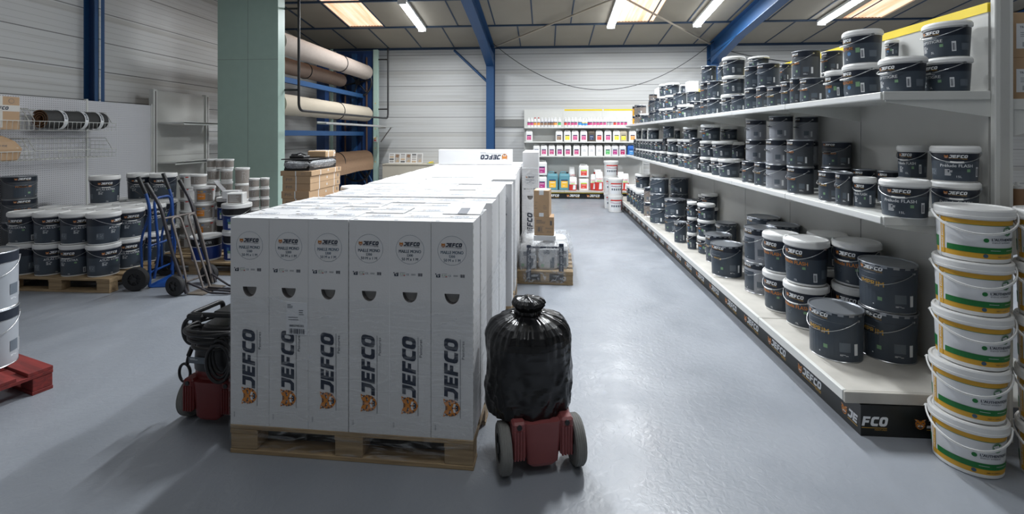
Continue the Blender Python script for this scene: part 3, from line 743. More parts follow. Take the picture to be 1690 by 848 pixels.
def flush():
    for sh in 'TMB':
        fr = sorted([s for s in STK if s['shelf'] == sh and not s['pert'] and s['row'] != 'b'], key=lambda s: s['y'])
        bk = sorted([s for s in STK if s['shelf'] == sh and not s['pert'] and s['row'] == 'b'], key=lambda s: s['y'])
        pe = sorted([s for s in STK if s['shelf'] == sh and s['pert']], key=lambda s: s['y'])
        for lst, word in ((fr, 'front stack'), (bk, 'back stack'), (pe, 'perched item')):
            for i, s in enumerate(lst):
                n = len(s['kinds']); cum = 0
                for j, kd in enumerate(s['kinds']):
                    tier = 'only item' if n == 1 else ('top' if j == n-1 else 'bottom' if j == 0 else 'middle' if n == 3 else 'tier %s' % ['one', 'two', 'three', 'four'][j])
                    d = KIND[kd]['desc']
                    if word == 'perched item': lab = '%s, %s%s item perched on others, %s' % (d, ('' if n == 1 else tier + ' of '), ORD[i], SHELF[sh][2])
                    elif n == 1: lab = '%s, alone as %s %s, %s' % (d, ORD[i], word, SHELF[sh][2])
                    else: lab = '%s, %s of %s %s, %s' % (d, tier, ORD[i], word, SHELF[sh][2])
                    if len(lab.replace('-', ' ').split()) > 16: lab = lab.replace(' with white text and white lid', ' with white text').replace(' with orange text and white lid', ' with orange text').replace('navy pail with grey FLASH text and white lid', 'navy pail with grey text').replace('dark metal drum', 'dark drum').replace('pale grey metal drum with navy top band', 'pale grey drum').replace('pale grey tin with navy top band', 'pale grey tin').replace('grey brown tin with dark top band', 'grey brown tin')
                    rz = s['rz'] if s['rz'] is not None else default_rz(s['x'], s['y'])
                    rz += random.uniform(-.12, .12)
                    h = s['zz'][j+1] - s['zz'][j]
                    e = place(kd, s['x'] + random.uniform(-.003, .003), s['y'], s['zz'][j], s['r'], h - .001, rz, lab, None, 'pails and tins on the %s' % SHELF[sh][2])
                    
A = -PI/2
# top shelf, far to near
S('T', 'tY', 1043.2, 1047.5, [205.7, 191.7, 175.4])
S('T', 'tB', 1046.8, 1052, [204.5, 189.4, 173.2])
S('T', 'tB', 1051.8, 1057, [204, 189], name='a')
S('T', 'tB', 1052.4, 1070.8, [189, 172.4], z0='a', row=1.915)
S('T', 'pM', 1055.7, 1069.7, [203.4, 187.2])
S('T', 'tO', 1070, 1079.2, [201.2, 185, 165.4], name='b')
S('T', 'tB', 1070.5, 1084.8, [165.4, 155.3], z0='b', row=1.925)
S('T', 'tP', 1079.2, 1087.6, [200, 181, 162])
S('T', 'pO', 1087, 1096.6, [198.9, 179.3, 159.2, 139])
S('T', 'pM', 1096.6, 1110, [197.3, 178.2, 157], name='c')
S('T', 'pM', 1097.5, 1122, [157, 136.2], z0='c', row=1.965)
S('T', 'tS', 1109.8, 1117.6, [196.1, 174.4], name='d')
S('T', 'dS', 1110.3, 1133.5, [173.8, 152.5], z0='d', row=1.945)
S('T', 'pM', 1117.3, 1145.3, [195, 172])
S('T', 'tP', 1133.5, 1156.5, [167, 150.8], row='b', nh=1)
S('T', 'pO', 1122.5, 1139, [152.5, 139], row='b', nh=2)
S('T', 'tP', 1145.3, 1155.4, [191.7, 167.6])
S('T', 'tO', 1155.4, 1166, [190, 165, 136.6], name='e')
S('T', 'tP', 1157, 1182.5, [136.6, 108.3], z0='e', row=1.925)
S('T', 'tP', 1184, 1196, [136, 109], row=2.135, nh=2)
S('T', 'tP', 1166.3, 1188.2, [189, 162.8, 133.2])
S('T', 'pO', 1189, 1206.6, [185.5, 155.7], name='f')
S('T', 'pO', 1191.5, 1231, [155.7, 123.9, 92], z0='f', row=1.970)
S('T', 'tP', 1206.6, 1227.9, [183.3, 157])
S('T', 'tP', 1228.6, 1247.7, [180.5, 146.5, 109.7])
S('T', 'pO', 1234, 1270.3, [111, 92], row=2.165, nh=2)
S('T', 'tO', 1247.7, 1265, [179, 143], name='g')
S('T', 'tP', 1248.6, 1287.3, [143, 103.4], z0='g', row=1.945)
S('T', 'tS', 1265.2, 1288.4, [177, 143])
S('T', 'tS', 1288.7, 1303.2, [174.3, 135.2])
S('T', 'tO', 1286, 1307, [135, 104.5], row=2.175, nh=1)
S('T', 'tO', 1303.4, 1318.3, [172.7, 129], name='h')
S('T', 'tO', 1306, 1354.4, [126.7, 81.5], z0='h', row=1.985)
S('T', 'tO', 1318.5, 1363.0, [170.4, 128])
S('T', 'tO', 1354.6, 1392, [119, 83], row=2.185, nh=1)
S('T', 'pM', 1360.5, 1388, [164.3, 116])
S('T', 'pM', 1388, 1450, [158.8, 103.5, 47.2])
S('T', 'pM', 1459, 1484, [92.4, 65.3], row='b', nh=1)
S('T', 'pO', 1447.3, 1531.5, [151.8, 91.4], row=1.965, rz=A+.15)
S('T', 'pO', 1519.5, 1606.8, [151.8, 92.4, 32], row=2.195, rz=A+.1)
# middle shelf
S('M', 'tP', 1045.3, 1049.2, [259, 244, 229.5])
S('M', 'pS', 1048.8, 1054.0, [260.7, 244.8, 229.5])
S('M', 'pS', 1054.1, 1058.8, [261.3, 245.4, 229.5])
S('M', 'pS', 1058.9, 1063.5, [262, 246, 229.8])
S('M', 'pS', 1063.6, 1068, [262.8, 246.6, 230])
S('M', 'pS', 1068, 1072.6, [264, 247.2, 230], name='ma')
S('M', 'pM', 1050, 1058.9, [228.3, 212.4], z0='ma', row=1.915)
S('M', 'pO', 1059.2, 1068.5, [228.3, 211.8], z0='ma', row=1.915)
S('M', 'pO', 1068.5, 1088.6, [228.3, 211.2], z0='ma', row=1.945)
S('M', 'pS', 1072.8, 1080.6, [265.4, 248.3, 230])
S('M', 'pM', 1080.7, 1088.3, [267.2, 249, 229.7])
S('M', 'pO', 1088.5, 1100, [270.2, 249.8], name='mb')
S('M', 'tO', 1093, 1101.3, [249, 227.6], z0='mb', row=1.905, name='mc')
S('M', 'tP', 1094.2, 1112.9, [228, 207.7], z0='mc', row=1.935)
S('M', 'pO', 1100.4, 1116, [272.5, 251.3, 229.5])
S('M', 'pO', 1112.9, 1123, [229, 212], row='b', nh=2)
S('M', 'pO', 1117.2, 1127.2, [275.5, 253, 229.5], name='md')
S('M', 'pO', 1127.4, 1152.6, [226.8, 209.5], z0='md', row=1.955)
S('M', 'pM', 1127.3, 1137.2, [277.2, 254.2, 230])
S('M', 'tS', 1137.4, 1154, [283, 255.4, 227.7])
S('M', 'pO', 1154.2, 1172.4, [285, 259, 232.2], name='me')
S('M', 'pM', 1156, 1190.0, [232, 205.3], z0='me', row=1.970)
S('M', 'pO', 1193, 1223.6, [231.4, 208.6], row='b', nh=2)
S('M', 'pO', 1172.6, 1184.5, [288.9, 260.5], name='mf')
S('M', 'pO', 1174, 1209.6, [261.3, 233], z0='mf', row=1.975)
S('M', 'pO', 1184.8, 1222.8, [293.5, 262.8])
S('M', 'pO', 1202, 1229.2, [262, 234], row='b', nh=1)
S('M', 'tO', 1223.4, 1243.6, [301, 265.9], name='mg')
S('M', 'tL', 1230.2, 1265, [265, 230.6, 197.7], z0='mg', row=1.995)
S('M', 'tS', 1244.4, 1263, [306.5, 267.4])
S('M', 'tL', 1263.6, 1297, [312.3, 271.2, 230], name='mh')
S('M', 'tL', 1268, 1309, [230, 191], z0='mh', row=2.015)
S('M', 'tL', 1311, 1351, [232, 192], row='b', nh=2)
S('M', 'tO', 1297.4, 1343.2, [323.3, 276.2, 231])
S('M', 'tO', 1355, 1406, [277, 234], row='b', nh=1, rz=A+.35)
S('M', 'tS', 1350.2, 1392, [336.4, 283.2])
S('M', 'tS', 1392.3, 1424, [342.4, 287])
S('M', 'tO', 1407, 1446, [300, 280], row='b', rz=A+.35)
S('M', 'tO', 1446.5, 1487, [303, 283], row='b', rz=A+.35, name='mj')
S('M', 'pG', 1407, 1448, [351.6, 293.2], row=1.950, rz=A+.45)
S('M', 'pG', 1449, 1537.5, [364.4, 298.6], row=1.950, rz=A+.85)
S('M', 'pG', 1478, 1532, [295, 240.2], row=2.215, nh=1, rz=A+.55)
S('M', 'pG', 1533, 1620, [368, 301.7, 241.2], row=2.200, rz=A+1.0)
# bottom shelf
S('B', 'pM', 1033.2, 1038.2, [328, 305])
S('B', 'pM', 1038.4, 1043.2, [334, 308])
S('B', 'pM', 1043.4, 1048, [338.4, 311], name='ba')
S('B', 'pM', 1048.2, 1052, [342, 314], name='bb')
S('B', 'pF', 1048, 1073.8, [313.3, 288], z0='bb', row=1.885)
S('B', 'pF', 1076, 1099, [313, 288], row='b', nh=1)
S('B', 'tP', 1052.2, 1057.5, [346.5, 320.7])
S('B', 'tP', 1057.7, 1062.2, [351.7, 323.7])
S('B', 'tB', 1062.4, 1071.6, [357.6, 334, 309])
S('B', 'dP', 1072, 1104, [369.4, 345, 320, 295.5], row='y')
S('B', 'dP', 1106, 1136.5, [346, 320.5, 294.5], row='b', nh=1)
S('B', 'dN', 1096, 1131.5, [384.5, 356.9, 330.2], row='y')
S('B', 'dP', 1133, 1156, [354, 330], row='b', nh=1)
S('B', 'pS', 1152, 1166, [346, 321], row='b', nh=2)
S('B', 'pF', 1157, 1185, [344, 320.8], row='b', nh=2)
S('B', 'dS', 1112.5, 1134, [401.5, 367], row='y', rz=A+.3)
S('B', 'pM', 1133.5, 1150.5, [412, 384.5, 359, 333.5], row='y')
S('B', 'pM', 1150.5, 1181, [420.6, 392, 364, 337.5], row='y')
S('B', 'dP', 1181, 1216, [372, 369.5], row='b', nh=1)
S('B', 'dN', 1163, 1207.5, [436.5, 389.5], row=1.885)
S('B', 'dN', 1172.5, 1226.5, [458.8, 406.5], row='y', rz=A+.45)
S('B', 'dP', 1231, 1287.8, [408, 361], row='b', nh=1)
S('B', 'dL', 1226.8, 1282, [487, 437, 378.5], row='y', rz=A+.1)
S('B', 'dP', 1264, 1320, [425, 374], row='b', nh=1)
S('B', 'pF', 1257, 1320, [519, 454, 389], row='y', rz=A+.42)
S('B', 'pF', 1330, 1400, [445, 390], row='b', nh=1, rz=A+.42)
S('B', 'pF', 1296, 1376, [552, 479, 402], row='y', rz=A+.42)
S('B', 'pF', 1370, 1455, [477.7, 404], row=2.155, nh=1, rz=A+.5)
S('B', 'dI', 1331, 1426.2, [599.5, 518], row='y', rz=A+.3)
S('B', 'dI', 1414, 1516, [602.4, 520, 441], row='y', rz=A+.42)
widen()
# nothing may share space: push the farther of two touching stacks back
for _k in range(6):
    for sh in 'TMB':
        L = sorted([s for s in STK if s['shelf'] == sh], key=lambda s: s['y'])
        for i, a in enumerate(L):
            for q in L[:i]:
                if min(a['zz'][-1], q['zz'][-1]) - max(a['zz'][0], q['zz'][0]) < .006: continue
                need = a['r'] + q['r'] + .003; dx = a['x'] - q['x']; dy = a['y'] - q['y']
                if dx*dx + dy*dy < need*need and abs(dx) < need: a['y'] = q['y'] + math.sqrt(need*need - dx*dx)
flush()

for k, (px, py) in enumerate(((1081, 150), (1084.5, 148), (1088, 146.5), (1091.5, 146))):
    x, y, t_ = at_x(px, 2.22); h = zof(py, t_) - ZT
    tag(MB().box(-.09, .09, -.045, .045, 0, h - .002, m_card, .002).box(-.02, .02, -.0455, .0455, h*.1, h*.9, m_shelf).build('white_box', None, (x, GY0 + 6.62 - .1*k, ZT + .001)), 'tall plain white box at the back of the top shelf, %s of four' % ORD[k], 'box', 'white boxes on the top shelf')
x, y, t_ = at_x(1137, 2.24); tag(MB().box(-.07, .07, -.10, .10, 0, zof(136, t_) - ZT, m_card, .002).box(-.0705, .0705, -.01, .01, .1, .5, m_shelf).build('white_box', None, (2.255, 7.38, ZT + .001)), 'single plain white box standing behind pails halfway along the top shelf', 'box')
# ================================================================== PALLETS
def pallet(L, W, label, loc, rz=0, m=None, group=None):      # origin at the front left corner; L along x
    m = m or m_wood; t = thing('pallet', label, 'pallet', loc, rz, group)
    n = 5 if W > .7 else 4; bw = .12 if n == 5 else .10
    for i in range(n):
        y = (W-bw)*i/(n-1); MB().box(0, L, y, y+bw, .122, .144, m, .002).build('deck_board', t)
    xs_ = (0, L/2-.0725, L-.145) if L > .9 else (0, L/2-.05, L-.10); bl = .145 if L > .9 else .10
    for x in xs_: MB().box(x, x+bl, 0, W, .100, .1215, m, .002).build('stringer', t)
    for x in xs_:
        for y in (0, W/2-.05, W-.10): MB().box(x+.002, x+bl-.002, y+.002, y+.098, .022, .0995, m, .003).build('block', t)
    for y in (0, W/2-.05, W-.10): MB().box(0, L, y, y+.10, 0, .0215, m, .002).build('bottom_board', t)
    return t

# ------------------------------------------------------------------ tall white mesh cartons
def carton_mesh(w, d, h):
    b = MB(); hw = w/2; hx = hw; zc = .695
    hole = [(.037*math.cos(a), zc + .050*math.sin(a)) for a in [PI + PI*k/14 for k in range(15)]]
    m_, vs, fs = poly(m_card, [(-hx, 0), (hx, 0), (hx, h), (-hx, h)], [hole])
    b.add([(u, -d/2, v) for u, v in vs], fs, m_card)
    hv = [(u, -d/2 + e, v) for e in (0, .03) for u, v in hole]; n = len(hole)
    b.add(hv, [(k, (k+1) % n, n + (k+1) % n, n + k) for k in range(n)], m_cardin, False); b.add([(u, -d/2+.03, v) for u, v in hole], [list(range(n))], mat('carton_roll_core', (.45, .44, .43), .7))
    vs = [(x, y, z) for z in (0, h) for y in (-d/2, d/2) for x in (-hx, hx)]
    b.add(vs, [(0, 2, 3, 1), (4, 5, 7, 6), (2, 6, 7, 3), (0, 4, 6, 2), (1, 3, 7, 5)], m_card)
    # closing seam with a row of little tabs down one edge
    for k in range(26): b.add([(hx+.0006, -d/2+.006, .03+k*.039), (hx+.0006, -d/2+.010, .03+k*.039), (hx+.0006, -d/2+.010, .048+k*.039), (hx+.0006, -d/2+.006, .048+k*.039)], [(0, 1, 2, 3)], m_cardin)
    tf = flat((0, -d/2, 0), (1, 0, 0), (0, 0, 1), (0, -1, 0))
    top = h - .138; sh = [disc(m_bprint, 0, top, .0705, 40, .0694)]
    sh += xf(LOGO_N, .0185, -.0315, top + .018)
    sh += [text('MAILLE MONO', m_bprint, .0155, 0, top-.016, 'c', .78, .02), text('S300', m_bprint, .0125, 0, top-.034, 'c', .9, .015), text('50 M x 1 M', m_bprint, .0135, 0, top-.053, 'c', .95, .01)]
    zb = h - .268
    sh += [poly(m_nprint, [(-.078, zb), (-.058, zb), (-.058, zb+.018), (-.078, zb+.012)]), text('V', m_wprint, .012, -.068, zb+.002, 'c', 1, .02), rect(m_nprint, -.082, -.077, zb+.014, zb+.019)]
    sh += [rect(m_gprint, -.050, -.024, zb+.002, zb+.003), rect(m_gprint, -.050, -.024, zb+.0175, zb+.0185), text('IS A+', m_greenp, .008, -.037, zb+.007, 'c', 1.1), rect(m_redp, -.032, -.024, zb+.003, zb+.006), text('CE', m_bprint, .009, -.012, zb+.005, 'c')]
    sh += [rect(m_gprint, .006, .028, zb+.006+.003*k, zb+.007+.003*k) for k in range(3)] + ean(m_nprint, .040, .062, zb+.002, zb+.017, 8)
    hL = .068                                     # the big upright logo reads from bottom to top
    big = xf(LOGO_NB, hL, 0, 0); big = xf(big, 1, .0335, .185, PI/2); sh += [(m_, [(u-.004, v) for u, v in vs_], fs_) for m_, vs_, fs_ in big]
    sh += xf(TIGER, .088, -.006, .148, PI/2)
    sh += [rect(m_nprint, .0395, .0415, .10, .480)] + xf([text('Peintures', m_nprint, .0135, 0, 0, 'r', 1.25)], 1, .060, .470, PI/2)
    sh += xf([text('NX-01', m_gprint, .007)], 1, -.078, .05, PI/2)
    b.shapes(sh, tf)
    # the top flap carries a faint print too
    tt = flat((0, 0, h), (1, 0, 0), (0, 1, 0), (0, 0, 1))
    pale = mat('pale_blue_print', (.20, .25, .34), .6); s2 = [disc(pale, .01, .012, .068, 32, .0665), text('MAILLE MONO', pale, .017, .01, .002, 'c', .75), text('S300', pale, .012, .01, -.018), text('50 M x 1 M', pale, .012, .01, -.038)]
    s2 += xf([(pale if q[0] is not m_orange else mat('pale_tan_print', (.62, .50, .34), .6), q[1], q[2]) for q in LOGO_N], .018, -.022, .032) + [rect(m_nprint, -.085, -.065, -.085, -.075)]
    b.shapes(s2, tt)
    b.box(-hx, hx, -.0012, .0012, h, h+.0008, m_cardin)
    return b.mesh('carton')
LOGO_NB, _ = logo(m_nprint, m_nprint, sub='', emblem=False)
LOGO_NB = LOGO_NB[:-1]
CH = 1.04
CM = carton_mesh(.205, .197, CH)
PALS = [ # name, x0, y0, rz, carton width
 ('nearest', -1.585, 2.245, -.033, .2075, .144), ('second', -1.51, 3.10, .004, .197, .144), ('third', -1.54, 3.955, .0, .209, .144),
 ('fourth', -1.52, 4.78, .006, .201, .144), ('fifth', -1.52, 5.60, -.004, .200, .144), ('sixth', -1.56, 6.43, .004, .203, .144)]
COLN = ['leftmost', 'second from left', 'third from left', 'third from right', 'second from right', 'rightmost']
ROWN = ['front row', 'second row', 'third row', 'back row']
rc = random.Random(11)
for pi, (nm, x0, y0, rz, cw, z0) in enumerate(PALS):
    W = cw*6
    pallet(W, .8, 'bare wooden pallet under the %s block of white cartons' % nm if pi else 'bare wooden pallet under the front block of white cartons, nearest the camera', (x0, y0, 0), rz, group='pallets under the white cartons')
    c_, s_ = math.cos(rz), math.sin(rz)
    for r_ in range(4):
        for c in range(6):
            if (pi, r_, c) in ((0, 2, 5), (2, 1, 5)): continue
            jx = rc.uniform(-.002, .002) + (.0 if r_ == 0 else rc.uniform(-.004, .004)); lx = cw*(c+.5) + jx; ly = .1 + .2*r_ + rc.uniform(-.0008, .0008)
            lab = 'white mesh carton, %s in the %s of the %s pallet' % (COLN[c], ROWN[r_], nm)
            if (pi, r_, c) == (0, 0, 1): lab = 'white mesh carton with delivery sticker, second from left in the nearest pallet front row'
            if (pi, r_, c) == (0, 1, 5): lab = 'white mesh carton with lifted taped flap, rightmost of the nearest pallet second row'
            o = link('carton', CM, None, (x0 + lx*c_ - ly*s_, y0 + lx*s_ + ly*c_, z0+.0005), rz + rc.uniform(-.004, .004))
            o.scale = (cw/.2075, 1, 1 + (rc.uniform(-.004, .004) if r_ else 0)); tag(o, lab, 'carton', 'white cartons on the pallets')
            if (pi, r_, c) == (0, 0, 1):        # delivery sticker
                b = MB().box(-.012, .098, -.1005, -.0990, .465, .625, mat('sticker_paper', (.78, .79, .82), .35))
                b.shapes(fine_print(m_nprint, -.005, .612, .03, 3, .003, .007) + fine_print(m_nprint, .055, .585, .035, 3, .003, .010, 4) + [text('0002745233', m_nprint, .011, .043, .505, 'c', 1, .03)] + fine_print(m_nprint, .0, .55, .06, 2, .003, .012, 5) + ean(m_nprint, .005, .088, .470, .496, 16), flat((0, -.1005, 0), (1, 0, 0), (0, 0, 1), (0, -1, 0)))
                b.build('delivery_sticker', o)
            if (pi, r_, c) == (0, 1, 5):
                b = MB(); th = .09
                vs = [(-.10, -.098, CH+.002), (.10, -.098, CH+.002), (.10, .095, CH+.03), (-.10, .095, CH+.03)]
                vs2 = [(x, y, z+.004) for x, y, z in vs]
                b.add(vs + vs2, [(0, 3, 2, 1), (4, 5, 6, 7), (0, 1, 5, 4), (1, 2, 6, 5), (2, 3, 7, 6), (3, 0, 4, 7)], m_card)
                b.add([(-.02, -.10, CH+.0075), (.03, -.10, CH+.0075), (.03, .0, CH+.0225), (-.02, .0, CH+.0225)], [(0, 1, 2, 3)], m_nprint); b.build('flap', o)
# carton lying on its side across the sixth pallet, print upside down
def lying(loc, rz, label, flip=True):
    b = MB(); L, h, d = CH, .205, .2; b.box(-L/2, L/2, -d/2, d/2, 0, h, m_card, .002)
    lg = xf(LOGO_NB, .068); lg = [(m_, [(u - .26 + (.0), v + .02) for u, v in vs_], fs_) for m_, vs_, fs_ in lg]
    sh = xf(LOGO_NB, .066, 0, 0) + xf(TIGER, .085, -.05, .03) + [rect(m_nprint, -.09, .29, -.018, -.016), text('Peintures', m_nprint, .012, .29, -.036, 'r', 1.2)]
    sh = xf(sh, 1, .36, .135, PI)
    b.shapes(sh, flat((0, -d/2, 0), (1, 0, 0), (0, 0, 1), (0, -1, 0)))
    o = b.build('carton', None, loc, rz); return tag(o, label, 'carton', 'white cartons on the pallets')
lying((-.985, 6.60, .144+CH+.006), .05, 'white carton lying on its long side on top of the cartons, logo upside down')
pallet(.6, .8, 'wooden pallet under the narrow white carton column by the brown boxes', (-.30, 5.86, 0), 0, group='pallets under the white cartons')
for r_ in range(4):
    o = link('carton', CM, None, (-.19, 5.96 + .2*r_, .1445), 0); tag(o, 'white mesh carton standing in the narrow column behind the wrapped load, %s' % ROWN[r_], 'carton', 'white cartons on the pallets')
o = MB().box(-.10, .10, 0, .86, 0, .2, m_card, .002).box(-.1006, .1006, .2, .24, -.0006, .2006, m_tape).build('carton', None, (-.185, 5.87, .144+CH+.001)); tag(o, 'white carton lying lengthwise on top of the narrow carton column', 'carton', 'white cartons on the pallets')
# stretch film round the blocks
def film(x0, y0, rz, W, D, z0, z1, label, seed=1, amp=.004, sides=(0, 1, 2, 3), m=None):
    rr = random.Random(seed); b = MB(); NZ = 26
    def P(s, v):
        per = [(0, 0, 1, 0, W), (W, 0, 0, 1, D), (W, D, -1, 0, W), (0, D, 0, -1, D)]
        k, a = s; ox, oy, dx, dy, ln = per[k]; nx, ny = dy, -dx
        z = z0 + (z1-z0)*v; q = noise.noise(Vector((a*7 + k*13, z*9 + seed, seed))) ; e = .006 + amp*(q+.6)
        return (ox + dx*ln*a + nx*e, oy + dy*ln*a + ny*e, z + .02*q*(v > .99))
    for k in sides:
        NU = 24
        vs = [P((k, i/NU), j/NZ) for j in range(NZ+1) for i in range(NU+1)]
        b.add(vs, [(j*(NU+1)+i, j*(NU+1)+i+1, (j+1)*(NU+1)+i+1, (j+1)*(NU+1)+i) for j in range(NZ) for i in range(NU)], m or m_film, True)
    o = b.build('stretch_film', None, (x0, y0, 0), rz); return tag(o, label, 'stretch film', 'stretch film on the carton pallets')
film(-1.585, 2.245, -.033, 1.245, .80, .03, .80, 'clear stretch film around the lower part of the nearest carton pallet', 1)
film(-1.51, 3.10, .004, 1.182, .80, .03, .86, 'clear stretch film around the second pallet of white cartons', 2, sides=(1,))
film(-1.54, 3.955, 0, 1.254, .80, .03, .9, 'clear stretch film around the third pallet of white cartons', 3, sides=(1,))
film(-1.52, 4.78, .006, 1.206, .80, .03, 1.0, 'clear stretch film around the fourth pallet of white cartons', 4, sides=(1,))
film(-.30, 5.86, 0, .21, .80, .03, 1.2, 'clear stretch film around the narrow column of white cartons', 5, .01, sides=(0, 1))

# ================================================================== VACUUMS AND THE BLACK BAG
def add_wheel(w, name, t, loc, rz=0): o = w.build(name, t, loc, rz); w.hub.build('hub', o); return o
def wheel_mb(r, w, m_t, m_h, tread=True, hub=.55, spokes=0):
    b = MB(); pr = [(r*hub, -w/2), (r*.93, -w/2), (r*.99, -w/2+w*.15), (r, -w/4), (r, w/4), (r*.99, w/2-w*.15), (r*.93, w/2), (r*hub, w/2)]
    b.lathe(pr, m_t, 36); t_ = b; b = MB(); b.lathe([(r*hub, -w*.5), (r*hub*.95, -w*.30), (r*.2, -w*.34), (r*.2, -w*.52), (.0001, -w*.52)], m_h, 24); b.lathe([(.0001, w*.52), (r*.2, w*.52), (r*.2, w*.34), (r*hub*.95, w*.30), (r*hub, w*.5)], m_h, 24)
    if tread:
        for q in (-.3, -.1, .1, .3): t_.lathe([(r*1.0, w*q), (r*1.008, w*(q+.02)), (r*1.008, w*(q+.08)), (r, w*(q+.1))], m_t, 36)
    if spokes:
        for k in range(spokes):
            a = 2*PI*k/spokes; b.cyl((r*.18*math.cos(a), r*.18*math.sin(a), -w*.4), (r*hub*.96*math.cos(a), r*hub*.96*math.sin(a), -w*.4), r*.05, m_h, 6)
    for g_ in (b, t_): g_.v = [(x, z, y) for x, y, z in g_.v]; g_.f = [f[::-1] for f in g_.f]
    t_.hub = b; return t_
m_maroon = mat('maroon_plastic', (.25, .068, .068), .36, var=.1, vscale=20); m_dred = mat('dark_red_plastic', (.15, .018, .018), .4)
m_gtire = mat('grey_tyre', (.20, .20, .19), .75, var=.2, vscale=30); m_bagm = mat('black_bag_film', (.006, .006, .007), .24, spec=.55)
def vac_body(m, h):
    b = MB(); secs = [q for q in [(.055, .115, .13, 0, .02), (.062, .13, .15, 0, .02), (.13, .145, .165, 0, .02), (.20, .16, .175, 0, .02), (.235, .165, .18, 0, .02), (.26, .15, .17, 0, .02)] if q[0] < h] + [(h, .15, .17, 0, .02)]
    b.loft(secs, m, 40, 3.6)
    # front apron with two fluted legs
    b.loft([(.045, .055, .02, 0, -.155), (.06, .075, .025, 0, -.155), (.25, .095, .03, 0, -.155)], m, 24, 4)
    for s_ in (-1, 1):
        b.box(s_*.115-.032, s_*.115+.032, -.185, -.10, .085, .262, m, .01)
        for k in range(4): b.cyl((s_*.115-.021+.014*k, -.185, .09), (s_*.115-.021+.014*k, -.185, .225), .0055, m, 8)
        b.cyl((s_*.115, -.190, .242), (s_*.115, -.17, .242), .012, m_black, 14)
    return b
t = thing('vacuum_cleaner', 'maroon plastic vacuum base on two grey wheels beneath the black rubbish bag', 'vacuum cleaner', (-.055, 2.37, 0), .255)
vac_body(m_maroon, .24).build('body', t)
for s_ in (-1, 1): add_wheel(wheel_mb(.112, .052, m_gtire, m_black), 'wheel', t, (s_*.178, -.115, .113), PI/2)
add_wheel(wheel_mb(.04, .03, m_gtire, m_black), 'caster', t, (0, .15, .042))
# the bag
def bagf(v, tt):
    z = v.z; a = tt; n1 = noise.noise(Vector((math.cos(a)*2.2, math.sin(a)*2.2, z*5 + 3)))
    ridge = 1 - abs(noise.noise(Vector((math.cos(a)*3.5 + z*2, math.sin(a)*3.5, z*12 - a*1.4))))*2
    up = max(0, (z - .50)/.25); rad = 1 - abs(noise.noise(Vector((math.cos(a)*7, math.sin(a)*7, z*1.5))))*2.2
    fine = 1 - abs(noise.noise(Vector((math.cos(a)*8 + z*6, math.sin(a)*8, z*34))))*2
    lo = max(0, min(1, (.48 - z)/.15)); d = .014*n1 + .010*ridge*lo + .004*ridge + (.034*rad*up if z < .69 else .012*rad) + .0018*fine + .010*noise.noise(Vector((math.cos(a)*3 + 5, math.sin(a)*3, z*4 + a*.5)))
    r = math.hypot(v.x, v.y) or 1e-6
    return Vector((v.x*(1 + d/max(r, .03)), v.y*(1 + d/max(r, .03)), z + .008*n1 - (.05*max(0, -math.cos(a + .5)) if z < .27 else 0)*(1 - max(0, (z-.2)/.07))))
prof = [(.268, .10), (.262, .165), (.255, .178), (.24, .182), (.255, .186), (.28, .190), (.33, .194), (.38, .196), (.43, .197), (.48, .195), (.53, .196), (.57, .193), (.60, .185), (.63, .168), (.655, .140), (.672, .105), (.685, .065), (.693, .047), (.705, .042), (.72, .055), (.735, .066), (.75, .062), (.762, .045), (.768, .015)]
P2 = []
for i in range(len(prof)-1):
    (z0, r0), (z1, r1) = prof[i], prof[i+1]; n = 5
    for k in range(n): P2.append((z0 + (z1-z0)*k/n, r0 + (r1-r0)*k/n))
P2.append(prof[-1])
b = MB(); b.loft([(z, r*1.07, r*.98, -.012 + (.02*(z-.6) if z > .6 else 0) - (.05*max(0, z-.66)), .015) for z, r in P2], m_bagm, 150, 2.4, f=bagf)
bag = b.build('rubbish_bag', None, (-.07, 2.385, 0), .25); tag(bag, 'full black rubbish bag with gathered knot, pulled over the maroon wheeled base', 'rubbish bag')

t = thing('vacuum_cleaner', 'red wheeled vacuum cleaner with black motor head and coiled hose, left of carton pallet', 'vacuum cleaner', (-1.83, 2.60, 0), -.06)
vac_body(m_dred, .30).build('body', t)
for s_ in (-1, 1): add_wheel(wheel_mb(.112, .052, m_gtire, m_black), 'wheel', t, (s_*.178, -.06, .113), PI/2)
add_wheel(wheel_mb(.04, .03, m_gtire, m_black), 'caster', t, (0, .15, .042))
b = MB(); b.loft([(.295, .158, .178, 0, .02), (.33, .16, .18, 0, .02), (.40, .155, .175, 0, .02), (.47, .14, .16, 0, .02), (.52, .12, .14, 0, .02), (.53, .10, .12, 0, .02)], m_black, 36, 3.2)
b.shapes([rect(m_gprint, -.13, -.03, .34, .375, 3)] + fine_print(m_wprint, -.12, .365, .05, 2), lambda u, v, e: (u, -.1615-e, v)); b.build('motor_head', t)
b = MB(); b.tube(arc_pts([(-.15, .12, .50), (-.15, .12, .585), (-.16, -.12, .59), (.14, -.12, .60), (.15, .14, .62), (.15, .14, .50)], .04), .014, m_black, 10); b.box(-.165, -.06, -.145, -.10, .565, .60, m_black, .01).box(-.04, .16, -.09, .18, .585, .603, m_black, .006); b.build('carry_handle', t)
rr = random.Random(4)
for k in range(5):
    pts = []; o1, o2 = rr.uniform(-.02, .02), rr.uniform(-.02, .02)
    for i in range(40): a = 2*PI*i/40; pts.append((.02*rr.uniform(.9, 1.1) - .02 + (.155 + .01*k)*math.cos(a), -.02 + (.19 + .008*k)*math.sin(a), .42 + .022*k - .06*math.sin(a+o1)*(1 if k % 2 else .4)))
    MB().tube(pts, .010, m_black, 8, closed=True).build('hose_loop', t)
